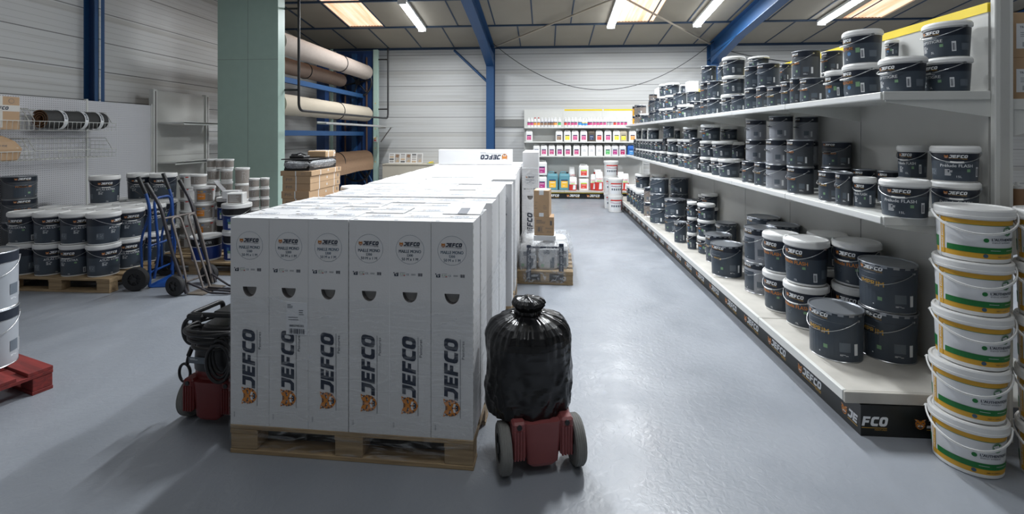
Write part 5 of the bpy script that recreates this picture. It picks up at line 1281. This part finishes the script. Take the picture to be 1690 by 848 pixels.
def carpet(x, y0, y1, z, r, m, label, flap=0, tie=.6, seed=1, back=None):
    t = thing('carpet_roll', label, 'carpet roll', (x, y0, z), 0, 'rolls on the carpet rack'); b = MB(); L = y1-y0; N = 48; M_ = 26
    vs = []
    for j in range(M_+1):
        yy = L*j/M_; dr = .004*noise.noise(Vector((0, yy*3, seed)))
        for i in range(N):
            a = 2*PI*i/N; rr_ = r + dr + .004*noise.noise(Vector((math.cos(a)*2, yy*6, math.sin(a)*2+seed))); vs.append((rr_*math.cos(a), yy + .012*noise.noise(Vector((math.cos(a)*3, math.sin(a)*3, j//M_+seed))), rr_*math.sin(a)))
    b.add(vs, [(j*N+i, (j+1)*N+i, (j+1)*N+(i+1) % N, j*N+(i+1) % N) for j in range(M_) for i in range(N)], m, True)
    for j, s_ in ((0, -1), (M_, 1)):
        ring = [vs[j*N+i] for i in range(N)]; inner = [(r*.22*math.cos(2*PI*i/N), ring[i][1] , r*.22*math.sin(2*PI*i/N)) for i in range(N)]
        b.add(ring + inner, [(i, (i+1) % N, N + (i+1) % N, N+i) if s_ < 0 else (i, N+i, N+(i+1) % N, (i+1) % N) for i in range(N)], back or m)
        b.add(inner, [list(range(N))], m_cardin)
    b.build('carpet', t)
    if flap:
        f_ = MB(); K = 8; vs = []
        for k in range(K+1):
            for jj in range(9):
                q = k/K; yy = L*jj/8; vs.append((r*1.02*math.cos(.15) + .01*math.sin(q*3) , yy + .01*math.sin(q*5), r*.15 - flap*q + .01*math.sin(yy*4+q*2)))
        F_ = [(k*9+j, k*9+j+1, (k+1)*9+j+1, (k+1)*9+j) for k in range(K) for j in range(8)]
        f_.add(vs, F_, m, True); f_.add([(x_-.004, y_, z_) for x_, y_, z_ in vs], [g_[::-1] for g_ in F_], m, True); f_.build('loose_end', t)
    MB().tube([((r+.006)*math.cos(2*PI*k/30), L*tie, (r+.006)*math.sin(2*PI*k/30)) for k in range(30)], .010, m_black, 6, closed=True).build('tie', t)
    MB().cyl((0, -.12, 0), (0, L+.06, 0), .025, m_grey_steel, 12).build('core_pole', t)
    return t
m_c1 = mat('beige_backing', (.42, .355, .31), .8, var=.1, vscale=20, bump=.3, bscale=30); m_c2 = mat('brown_backing', (.30, .21, .16), .85, var=.08); m_c3 = mat('cream_backing', (.48, .42, .33), .8, var=.05, bump=.1, bscale=40); m_c4 = mat('tan_felt', (.30, .185, .11), .9, var=.1, vscale=14, bump=.3, bscale=30)
carpet(-4.56, 7.62, 11.58, 3.20, .185, m_c1, 'topmost rolled carpet with wrinkled pale beige backing', 0, .62, 1)
carpet(-4.98, 7.65, 11.05, 2.935, .155, m_c2, 'shorter brown rolled carpet behind and below the topmost roll', 0, .5, 2)
carpet(-4.56, 7.62, 11.58, 2.135, .185, m_c3, 'smooth cream rolled carpet in the middle of the rack', .0, .58, 3)
carpet(-4.56, 9.2, 11.55, 1.02, .20, m_c4, 'tan felt roll with a loose hanging end, lowest on the rack', .30, .30, 4)
b = MB().lathe([(.11, 0), (.08, .75), (.075, .78), (.0001, .78)], m_c3, 24, cap0=True); tag(b.build('paper_roll', None, (-4.75, 7.9, .80)), 'cream paper cone standing just behind the green pillar', 'roll')
tag(MB().box(-.25, .25, -.2, .2, 0, .80, m_kraft, .004).build('cardboard_box', None, (-4.78, 7.9, 0)), 'brown box under the cream paper cone behind the green pillar', 'box')
# guard rail in front of the rack
t = thing('guard_rail', 'thin black pipe guard hanging in front of the carpet rolls', 'guard rail', (0, 0, 0))
MB().tube(arc_pts([(-4.08, 7.47, 4.15), (-4.08, 7.47, 2.01), (-4.05, 11.78, 2.03), (-4.05, 11.78, 3.86)], .14, 8), .022, m_black, 10).build('pipe', t)
for (y, z, x1) in ((7.47, 3.70, RX1), (7.47, 2.35, RX1), (11.78, 3.55, RX1), (11.78, 2.27, RX1)): MB().tube([(x1-.01, y, z), (-4.07, y, z)], .018, m_black, 8).build('bracket', t)
t = thing('cutting_rail', 'flat aluminium rail crossing in front of the carpet rack at chest height', 'rail', (0, 0, 0)); m_alu = mat('aluminium', (.50, .50, .49), .35, .6)
MB().box(-4.14, -3.96, 8.2, 11.95, 1.80, 1.825, m_alu, .003).box(-4.14, -4.13, 8.2, 11.95, 1.825, 1.85, m_alu).build('rail', t)
MB().tube([(-3.99, 11.85, 1.80), (-4.25, 11.80, 1.42)], .014, m_grey_steel, 8).build('brace', t)
MB().tube([(-4.30, 11.75, 1.79), (-4.10, 11.75, 1.79)], .014, m_alu, 8).build('brace', t)
b = MB().box(-.05, .05, -.04, 0, 0, .14, m_shelf, .005).box(-.02, .02, -.055, -.04, .03, .06, m_redp).cyl((0, -.06, .10), (0, -.04, .10), .018, m_yellow, 12); tag(b.build('control_box', None, (RX1-.03, RY1-.002, 1.42)), 'small control box with buttons on the far green post', 'control box')

# ================================================================== BACK WALL
t = thing('counter', 'low beige plywood counter against the back wall', 'counter', (0, 0, 0)); m_ply = mat('plywood', (.50, .46, .38), .7, var=.12, vscale=3)
MB().box(-4.14, -1.75, 11.62, 11.90, 0, .845, m_ply, .003).build('front', t); MB().box(-4.14, -1.72, 11.60, WY-.002, .846, .87, m_ply, .003).build('top', t)
m_s = [mat('swatch_%s' % n, c, .5) for n, c in (('grey', (.35, .34, .33)), ('dark', (.13, .13, .13)), ('sand', (.48, .36, .24)), ('stone', (.42, .40, .38)), ('brown', (.26, .16, .10)))]
for k in range(3):
    b = MB().box(-.15, .15, -.005, .005, 0, .26, m_white)
    sh = []
    for q in range(4): sh.append(rect(m_s[(k+q) % 4], -.135, -.02, .02+.06*q, .065+.06*q))
    sh += [rect(m_s[3], .0, .135, .02, .245), poly(m_s[4 if k < 2 else 0], [(.02, .16), (.10, .14), (.12, .22), (.04, .235)]), poly(m_s[2], [(.02, .03), (.12, .03), (.09, .12)])]
    b.shapes(sh, flat((0, -.005, 0), (1, 0, 0), (0, 0, 1), (0, -1, 0)))
    o = b.build('display_card', None, (-3.905 + .295*k, 11.86, .872)); o.rotation_euler = (-.15, 0, 0); tag(o, 'floor sample display card with swatches on the counter, %s of three' % ['left', 'middle', 'right'][k], 'display card', 'display cards on the counter')
b = MB().lathe([(.07, 0), (.07, .26), (.05, .26), (.05, .02), (.0001, .02)], m_kraft, 24); b.box(-.03, .075, -.075, -.068, .03, .17, m_wprint); tag(b.build('sample_roll', None, (-2.66, 11.85, .871)), 'short brown sample roll with white label on the counter', 'roll')
b = MB().box(-.10, .09, -.03, .03, 0, .012, m_greenp, .002).box(-.06, .07, -.028, .02, .0125, .028, m_yellow, .003).cyl((-.05, 0, .03), (.06, .01, .055), .01, m_yellow, 8); tag(b.build('utility_knife', None, (-2.93, 11.8, .871)), 'small yellow tool lying on the counter beside the display cards', 'tool')

# shelving on the back wall
BX0, BF, BPN, BW = -.535, 11.86, 12.24, 1.013
t = thing('wall_shelving', 'white shelving with bottles and canisters against the back wall', 'shelving', (0, 0, 0))
for i in range(3):
    x0, x1 = BX0 + BW*i, BX0 + BW*(i+1)
    MB().box(x0+.004, x1-.004, BPN, BPN+.02, .1, 2.235, m_panel if 0 else m_shelf).build('back_panel', t)
    MB().box(x0+.004, x1-.004, BPN-.004, BPN+.02, 2.235, 2.275, m_shelf if i == 0 else m_yellow).build('top_strip', t)
    for z in (1.805, 1.44, 1.078): MB().box(x0+.003, x1-.003, BF, BPN, z-.018, z, m_shelf, .002).box(x0+.003, x1-.003, BF-.01, BF, z-.03, z+.003, m_shelf).build('shelf_board', t)
    MB().box(x0+.003, x1-.003, 11.76, BPN, .165, .205, m_deck, .003).build('base_deck', t)
    b = MB().box(x0, x1, 11.80, 11.82, .0, .14, m_kick).box(x0, x1, 11.798, 11.82, .14, .164, m_yellow)
    for q in range(2): b.shapes(xf(LOGO_W, .058, -.13 + (q-.5)*.5, 0), flat(((x0+x1)/2, 11.80, .055), (1, 0, 0), (0, 0, 1), (0, -1, 0)))
    b.build('kick_panel', t)
for i in range(4):
    x = BX0 + BW*i; MB().box(x-.018, x+.018, BPN-.01, BPN+.03, 0, 2.275, m_shelf).build('upright', t)
    for z in (1.805, 1.44, 1.078):
        vs = [(x+e, Y, Z) for e in (-.002, .002) for Y, Z in ((BPN, z-.019), (BF+.01, z-.019), (BF+.01, z-.04), (BPN, z-.13))]
        MB().add(vs, [(0, 1, 2, 3), (7, 6, 5, 4), (0, 4, 5, 1), (1, 5, 6, 2), (2, 6, 7, 3), (3, 7, 4, 0)], m_shelf).build('bracket', t)
def lmat(c): return mat('label_%02d%02d%02d' % tuple(int(v*99) for v in c), c, .45)
PK, MG, RD, OR, YL, NV, BL, GN, CR, BR, GY = (.60, .09, .24), (.45, .04, .22), (.70, .07, .05), (.85, .35, .08), (.85, .68, .03), (.03, .05, .12), (.08, .30, .62), (.12, .50, .15), (.45, .02, .12), (.30, .17, .10), (.45, .45, .46)
m_clear = mat('translucent_plastic', (.66, .66, .68), .3)
def bottle(x, r, h, c, label, capc=None, body=None, top=NV):
    y = BF + .06 + r; t = thing('bottle', label, 'bottle', (x, y, 1.806), 0, 'bottles on the top shelf of the back wall'); bm = body or m_white; lm = lmat(c); tm = lmat(top)
    MB().lathe([(r*.94, 0), (r, .006), (r, h*.20), (r+.0004, h*.20, lm), (r+.0004, h*.44, lm), (r+.0004, h*.52, tm), (r, h*.52), (r, h*.62), (r*.8, h*.76), (r*.42, h*.84), (r*.40, h*.88)], bm, 20, cap0=True, cap1=True).build('body', t)
    MB().lathe([(r*.46, h*.87), (r*.46, h*.99), (.0001, h)], capc or m_white, 14).build('cap', t); return t
def bxp(px): return at_y(px, 11.95)[0]
bt = [(872.7, PK, 'w'), (877.8, PK, 'w'), (883.1, OR, 'r'), (888.9, OR, 'r'), (894.5, BR, 'c'), (900.3, BR, 'c'), (905.9, BR, 'c'), (910.8, BR, 'c'), (916.5, OR, 'W'), (923.4, GN, 'w'), (933.2, RD, 'c'), (938.9, PK, 'w'), (944.8, PK, 'w'), (950.2, PK, 'w'), (957.2, BL, 'W'), (962.6, BL, 'y'), (967.5, BL, 'y'), (971.7, CR, 'c'), (975.5, PK, 'w'), (981.3, PK, 'w'), (986.8, PK, 'w'), (992.2, PK, 'w'), (998, PK, 'w'), (1003.9, GY, 'w'), (1008.9, GY, 'w'), (1014.8, RD, 'w'), (1020.8, PK, 'w'), (1026.7, PK, 'w'), (1032.6, PK, 'w')]
NBN = {PK: 'pink', OR: 'orange', BR: 'brown', GN: 'green', RD: 'red', BL: 'blue', CR: 'crimson', GY: 'pale'}
for i, (px, c, kd) in enumerate(bt):
    bay = 'left' if i < 10 else ('middle' if px < 994 else 'right'); n = i if i < 10 else (i-10 if px < 994 else i-22)
    bottle(bxp(px), .047 if kd == 'W' else .037, .25 if kd != 'y' else .22, c, '%s labelled bottle on the top back shelf, %s from left in the %s bay' % (NBN[c], ORD[n], bay), mat('red_cap', (.5, .02, .02), .4) if kd == 'r' else None, m_clear if kd == 'c' else m_white, {'y': YL, 'W': NV}.get(kd, NV))
def canister(x, z, w, d, h, c, label, body=None, bay_y=None, tilt=0, cap=None, name='canister', cat='canister', lab2=NV, plain=False, group='canisters on the back wall shelves'):
    y = (bay_y or BF) + .03 + d/2; t = thing(name, label, cat, (x, y, z+.001), tilt, group); bm = body or m_white
    b = MB().loft([(0, w*.47, d*.47, 0, 0), (.006, w*.5, d*.5, 0, 0), (h*.78, w*.5, d*.5, 0, 0), (h*.86, w*.47, d*.46, 0, 0), (h*.90, w*.40, d*.36, 0, 0)], bm, 28, 6)
    b.tube(arc_pts([(-w*.34, 0, h*.87), (-w*.32, 0, h*.985), (w*.12, 0, h*.985), (w*.14, 0, h*.87)], h*.04), w*.05, bm, 8)
    if not plain:
        sh = [rect(lmat(c), -w*.30, w*.30, h*.14, h*.50)] + [rect(lmat(lab2), -w*.30, w*.30, h*.50, h*.58), rect(m_wprint, -w*.2, w*.2, h*.40, h*.43), rect(m_wprint, -w*.15, w*.05, h*.22, h*.24)]
    else: sh = [rect(m_bprint, -w*.18, w*.16, h*.52, h*.54), rect(m_gprint, -w*.24, w*.24, h*.42, h*.435)] + [rect(m_orange, -w*.26+w*.1*k, -w*.22+w*.1*k, h*.16, h*.18) for k in range(6)]
    b.shapes(sh, flat((0, -d/2-.0006, 0), (1, 0, 0), (0, 0, 1), (0, -1, 0))); b.build('body', t)
    MB().cyl((w*.28, 0, h*.87), (w*.28, 0, h*.97), w*.11, cap or bm, 14).build('cap', t); return t
m_bei = mat('beige_plastic', (.42, .37, .28), .4); m_dkb = mat('dark_brown_plastic', (.10, .08, .06), .4); m_blp = mat('blue_plastic', (.02, .12, .45), .4)
c2 = [(873.3, PK, None, 0), (922.6, BR, None, 0), (936.2, YL, None, 1), (949, PK, None, 0), (963.2, PK, None, 0), (976, NV, m_dkb, 0), (988.6, RD, None, 0), (1003, PK, None, 0), (1017.2, YL, None, 0), (1028.5, YL, m_bei, 0), (1043.5, OR, None, 0)]
for i, (px, c, bm, _) in enumerate(c2): canister(bxp(px), 1.44, .178, .14, .285, c, 'canister with %s label on the middle back shelf, %s from left' % ({PK: 'pink', BR: 'brown', YL: 'yellow', NV: 'navy', RD: 'red', OR: 'orange'}[c], ORD[i]), bm)
c3 = [(885.5, PK, None), (897.7, PK, None), (910.5, PK, None), (923.6, MG, None), (937, PK, None), (951.3, PK, None), (964.2, None, None), (976.2, None, None), (988.8, None, None), (1002.6, GN, None), (1014.5, MG, m_clear), (1027, CR, m_clear), (1041, BL, m_blp)]
for i, (px, c, bm) in enumerate(c3): canister(bxp(px), 1.078, .172, .14, .28, c or GY, '%s on the lower back shelf, %s from left' % ('faintly printed white canister' if c is None else 'canister with %s label' % {PK: 'pink', MG: 'magenta', GN: 'green', CR: 'crimson', BL: 'blue'}[c], ORD[i]), bm, plain=c is None)
def bx2(px, y=11.95): return at_y(px, y)[0]
for k in range(2):
    for j, px in enumerate((877, 894.3)):
        canister(bx2(px), .206 + .378*k, .262, .24, .376, MG, 'large white jerrycan with magenta label, %s %s of four at the shelf foot' % (['lower', 'upper'][k], ['left', 'right'][j]), m_white, name='jerrycan', cat='jerrycan')
m_teal = mat('blue_liquid_plastic', (.12, .30, .36), .3)
for j, px in enumerate((911.8, 931.4)):
    o = canister(bx2(px), .206, .28, .24, .46, (.90, .52, .05), 'blue jug with yellow label on the shelf foot, %s of two' % ['left', 'right'][j], m_teal, name='jerrycan', cat='jerrycan', cap=m_black)
def sack(px, z, w, d, h, label, front=True, y=11.95, rz=0, squash=1.0, dark=False):
    t = thing('sack', label, 'sack', (at_y(px, y)[0], y, z), rz, 'red and white sacks on the shelf foot'); bm = m_white
    b = MB().loft([(0, w*.42, d*.40, 0, 0, m_redp), (.01, w*.47, d*.46, 0, 0, m_redp), (h*.30, w*.5, d*.5, 0, 0, m_redp), (h*.46, w*.5, d*.5, 0, 0, m_redp), (h*.70, w*.49, d*.46, 0, 0, m_white), (h*.90, w*.46, d*.28, 0, 0, m_white), (h, w*.44, d*.06, 0, 0, m_white)], m_redp if not dark else m_gprint, 30, 3.2, f=lambda v, a: v + Vector((noise.noise(v*9+Vector((px, 0, 0)))*.012, noise.noise(v*11+Vector((0, px, 0)))*.012, 0)))
    b.shapes([poly(m_wprint, [(-w*.05, h*.08), (w*.34, h*.08), (w*.34, h*.42), (w*.02, h*.42)]), text('TOUPRET', m_redp, h*.07, 0, h*.60, 'c', .8), rect(mat('lime', (.45, .75, .08), .5), -w*.3, w*.3, h*.50, h*.54)], lambda u, v, e: (u, -d*.51-.004-e, v))
    b.build('bag', t); return t
sack(945.5, .206, .19, .16, .33, 'white and red filler sack beside the right blue jug, standing in front', y=11.90)
sack(943.5, .206, .16, .14, .58, 'tall grey topped filler sack standing behind the others on the shelf foot', y=12.10)
for k in range(2): canister(bx2(963.3), .206 + .33*k, .25, .24, .325, RD, 'square white bucket with red and lime label, %s of two on the shelf foot' % ['lower', 'upper'][k], m_white, name='square_bucket', cat='bucket', lab2=(.45, .75, .08))
sack(979, .206, .15, .14, .40, 'red striped filler sack right of the square buckets', y=11.98)
sack(988.3, .206, .20, .16, .47, 'white and red filler sack nearest the aisle pails on the shelf foot', y=11.90)
sack(986, .60, .20, .22, .13, 'white sack lying over the other filler sacks', y=12.12, dark=True)
for k in range(2): sack(1023 + 8*k, .206, .20, .16, .46 - .04*k, 'filler sack in the shadowed corner of the back shelf, %s' % ['left', 'right'][k], y=12.0)
# aisle pail towers
dec = [rect(m_wprint, -.14, .14, .04, .26, 14), rect(m_redp, -.14, .14, .235, .262, 14), rect(m_mag, -.14, .14, .19, .20, 14), rect(mat('dark_red', (.20, .02, .03), .5), .10, .14, .04, .235, 3)] + [rect(m_gprint, -.12 + .045*k, -.09 + .045*k, .11, .15, 2) for k in range(5)] + fine_print(m_gprint, -.12, .09, .2, 3, .004, .014)
bucket_kind('rd', .158, .345, .140, .150, [(.30, m_white)], dec, 'white pail with red label', 'paint pail', .055, 'paint_pail')
pp('rd', 1015.5, 9.78, .0005, .157, .345, .1, 'white pail with red label at the aisle end, lower of the front two', None, 'red labelled pails at the aisle end')
pp('rd', 1015.5, 9.78, .346, .157, .345, .15, 'white pail with red label at the aisle end, upper of the front two', None, 'red labelled pails at the aisle end')
for k in range(3): pp('rd', 1008.5, 10.22, .0005+.346*k, .160, .345, .1, 'white pail with red label in the rear tower at the aisle end, %s' % ['lowest', 'middle', 'topmost'][k], None, 'red labelled pails at the aisle end')

# ================================================================== WRAPPED LOAD WITH BROWN BOXES
pallet(.6, .8, 'wooden half pallet under the film wrapped load in the aisle', (-.305, 5.02, 0), -.03)
m_w2 = film_mat('crinkled_film', .12, .75, (9, 9, 9)); m_gw = mat('pale_grey_bag', (.58, .58, .58), .5, var=.2, vscale=14, bump=.3, bscale=30)
for k, (x, y, w, d, h, z) in enumerate(((-.19, 5.20, .20, .26, .24, .145), (.03, 5.18, .22, .24, .27, .145), (.18, 5.24, .15, .28, .25, .145), (-.12, 5.55, .28, .34, .27, .145), (.14, 5.58, .24, .34, .26, .145))):
    b = MB().loft([(0, w*.46, d*.46, 0, 0), (.02, w*.5, d*.5, 0, 0), (h*.8, w*.5, d*.5, 0, 0), (h*.95, w*.42, d*.42, 0, 0), (h, w*.3, d*.3, 0, 0)], m_gw, 26, 4, f=lambda v, a: v + Vector((noise.noise(v*10)*.008, noise.noise(v*9)*.008, 0)))
    if k < 3: b.shapes(fine_print(m_nprint, -.05, h*.75, .10, 3, .008, .016, k) + [rect(m_gprint, w*.1, w*.3, .02, h*.5), rect(m_greenp, -w*.35, -w*.2, .03, .06)], lambda u, v, e: (u, -d*.5-.002-e, v))
    tag(b.build('bagged_goods', None, (x, y, z)), 'pale bagged goods under the film on the aisle pallet, %s' % ['front left', 'front middle', 'front right', 'rear left', 'rear right'][k], 'bag', 'bagged goods in the wrapped load')
def wf(v, a):
    n = noise.noise(v*13); n2 = 1-abs(noise.noise(v*22+Vector((4, 0, 0))))*2; d = .010*n + .010*n2; r = math.hypot(v.x, v.y)+.001
    return Vector((v.x*(1+d/r), v.y*(1+d/r), v.z + .014*noise.noise(v*16)))
b = MB().loft([(.02, .30, .395, 0, .37), (.10, .302, .40, 0, .37), (.16, .304, .40, 0, .37), (.28, .302, .40, 0, .37), (.38, .298, .395, 0, .37), (.425, .285, .37, 0, .37), (.445, .26, .33, 0, .37)], m_w2, 90, 6, cap=False, f=lambda v, a: wf(v - Vector((0, .37, 0)), a) + Vector((0, .37, 0)))
b.add([(-.25, .05, .447), (.25, .05, .447), (.25, .70, .447), (-.25, .70, .447)], [(0, 1, 2, 3)], m_w2)
tag(b.build('film_wrap', None, (0, 5.03, 0)), 'crinkled clear film around the small load on the aisle half pallet', 'film')
def strap(x0, z0, x1, z1, label, vertical=True):
    b = MB(); y = -.022
    if vertical: b.box(x0, x1, y-.004, y, z0, z1, m_nprint); b.shapes([(m_, [(u+(x0+x1)/2, v) for u, v in vs_], fs_) for m_, vs_, fs_ in sum([xf([text('JEFCO', m_wprint, .020, 0, 0, 'c', 1, .02)], 1, .01, z0+.05+.09*k, PI/2) for k in range(3)], [])], lambda u, v, e: (u, y-.005-e, v))
    else: b.box(x0, x1, y-.004, y, z0, z1, m_nprint); b.shapes(sum([[text('JEFCO', m_wprint, .016, x0+.07+.12*k, z0+.005, 'c', 1, .02)] for k in range(3)], []), lambda u, v, e: (u, y-.005-e, v))
    return tag(b.build('printed_tape', None, (0, 5.035, 0)), label, 'tape', 'navy tapes on the wrapped load')
strap(-.20, .05, -.155, .42, 'navy printed tape down the left front of the wrapped load'); strap(.145, .12, .195, .44, 'navy printed tape down the right front of the wrapped load'); strap(-.155, .385, .145, .407, 'navy printed tape across the top front of the wrapped load', False)
tag(MB().box(-.12, .12, -.12, .12, 0, .055, m_card, .003).build('carton', None, (-.005, 5.22, .4485), -.03), 'flat white carton on the wrapped load under the brown boxes', 'carton')
def kbox(w, d, h, loc, rz, label, k):
    b = MB().box(-w/2, w/2, -d/2, d/2, 0, h, m_kraft, .003).box(-.025, .025, -d/2-.001, d/2+.001, h-.05, h+.001, m_wprint if k else m_kraft)
    f_ = flat((0, -d/2, 0), (1, 0, 0), (0, 0, 1), (0, -1, 0))
    if k: b.shapes([rect(m_nprint, -.015, .015, h-.048, h-.012), rect(m_wprint, -.025, .025, .004, .045), rect(m_cardin, -.07, -.045, h*.55, h*.56)] + fine_print(m_cardin, -.08, h*.42, .04, 2, .004, .03) + fine_print(m_cardin, .02, h*.42, .04, 3, .004, .018), f_); b.box(-.06, .07, -.07, .05, h+.0012, h+.002, m_wprint)
    else: b.shapes([rect(m_cardin, -w*.42, -w*.02, .03, .033), rect(m_cardin, -w*.42, -w*.02, .095, .098)] + ean(m_cardin, -w*.38, -w*.08, .04, .09, 5) + fine_print(m_cardin, -w*.4, h*.80, w*.5, 3, .006, .014) + [text('FRAGILE', m_cardin, .016, w*.26, .07), rect(m_cardin, w*.1, w*.4, .03, .032), text('8 x 4', m_cardin, .016, w*.26, .036), rect(m_cardin, w*.3, w*.40, h*.55, h*.80)], f_)
    return tag(b.build('cardboard_box', None, loc, rz), label, 'box')
kbox(.215, .22, .20, (-.01, 5.22, .505), -.03, 'lower printed brown cardboard box on the wrapped load', 0)
kbox(.17, .22, .29, (-.03, 5.22, .706), -.12, 'upper brown cardboard box with white label, on top of the wrapped load', 1)

# ================================================================== GREEN AND ORANGE LABELLED BUCKETS
m_ora = mat('amber_label', (.70, .38, .03), .45); m_gre = mat('leaf_green_label', (.008, .17, .035), .45); m_wl = mat('white_label', (.70, .71, .73), .45)
R, H, rb, rt = .147, .252, .128, .138; b = MB(); f = lambda z: rb + (rt-rb)*z/H; lidh = .048
b.lathe([(rb-.004, 0), (rb, .005), (f(.02), .02)], m_white, 48, cap0=True); b.lathe([(f(.02), .02), (f(.045), .045)], m_ora, 48); b.lathe([(f(.045), .045), (f(.178), .178)], m_wl, 48); b.lathe([(f(.178), .178), (f(.2), .2)], m_ora, 48); b.lathe([(f(.2), .2), (f(.235), .235)], m_white, 48)
tf = body_tf(rb, rt, H, eps=.0012)
sh = [rect(m_gre, -.10, .28, .045, .073, 30), rect(m_ora, -.135, -.112, .02, .19, 2), rect(m_wl, -.148, -.135, .0, .2, 2), rect(m_gre, -.19, -.150, .045, .10, 4), rect(m_gre, -.10, .28, .176, .178, 30)]
sh += xf([text('ENDUIT INTÉRIEUR', m_wprint, .011, 0, 0, 'c', 1, .02)], 1, -.119, .11, PI/2)
sh += [disc(m_gre, .135, .152, .023, 26), disc(m_wprint, .135, .152, .0205, 26, .0195), text('SIM', m_wprint, .019, .135, .143, 'c', .95, .03)]
sh += [disc(m_gre, .045, .108, .010, 18), text("L'AUTHENTIQUE", m_nprint, .013, .065, .106, 'l', .95, .03), text('ENDUIT INTÉRIEUR', m_nprint, .0065, .066, .095, 'l', 1.1), rect(m_wprint, .06, .10, .060, .0615, 4), rect(m_wprint, .13, .19, .060, .0615, 4), disc(m_bprint, .043, .034, .009, 14), text('PRÊT À L\'EMPLOI', m_nprint, .006, .12, .028)]
sh += [(m_, [(u - .245, v) for u, v in vs_], fs_) for m_, vs_, fs_ in fine_print(m_gprint, 0, .165, .045, 14, .003, .008)]
b.shapes(sh, tf)
l = MB().lathe([(rt, H-lidh), (R-.001, H-lidh+.003), (R, H-lidh+.014), (R-.001, H-lidh+.016), (R, H-.008), (R-.004, H), (R-.012, H), (R-.016, H-.005), (.0001, H-.004)], m_white, 48)
hb = MB(); pts = []
for k in range(29):
    a = -PI*.93 + PI*1.0*k/28; q = math.sin(PI*k/28); pts.append(((R+.006)*math.cos(a), (R+.006+.006*q)*math.sin(a), H-lidh*.6 - .085*q))
for e in (-.0028, .0028): hb.tube([(x, y, z+e) for x, y, z in pts], .0036, m_white, 6)
hb.cyl(pts[0], Vector(pts[0])*.96, .009, m_white, 12).cyl(pts[-1], Vector(pts[-1])*.96, .009, m_white, 12)
KIND['sim'] = dict(R=R, H=H, desc='', cat='bucket', name='plaster_bucket', parts=[('body', b.mesh('body')), ('lid', l.mesh('lid')), ('handle', hb.mesh('handle'))])
BN = ['bottom', 'second', 'third', 'fourth', 'top']
for k in range(5):
    dx = (-.018, -.014, .0, .002, .008)[k]; place('sim', 2.085+dx, 2.446, .0005 + .2505*k, .147, .25, -.86 + (.16 if k > 1 else 0), 'white bucket with green and amber label, left tower beside the shelving, %s' % BN[k], None, 'green and amber labelled buckets')
for k in range(5): place('sim', 2.375, 2.33 + .003*k, .0005 + .2505*k, .147, .25, -.95, 'white bucket with green and amber label, right tower cut by the frame, %s' % BN[k], None, 'green and amber labelled buckets')
for k in range(5): place('sim', 2.675, 2.44, .0005 + .2505*k, .147, .25, -.7, 'white bucket with green and amber label, rear tower behind the other two, %s' % BN[k], None, 'green and amber labelled buckets')
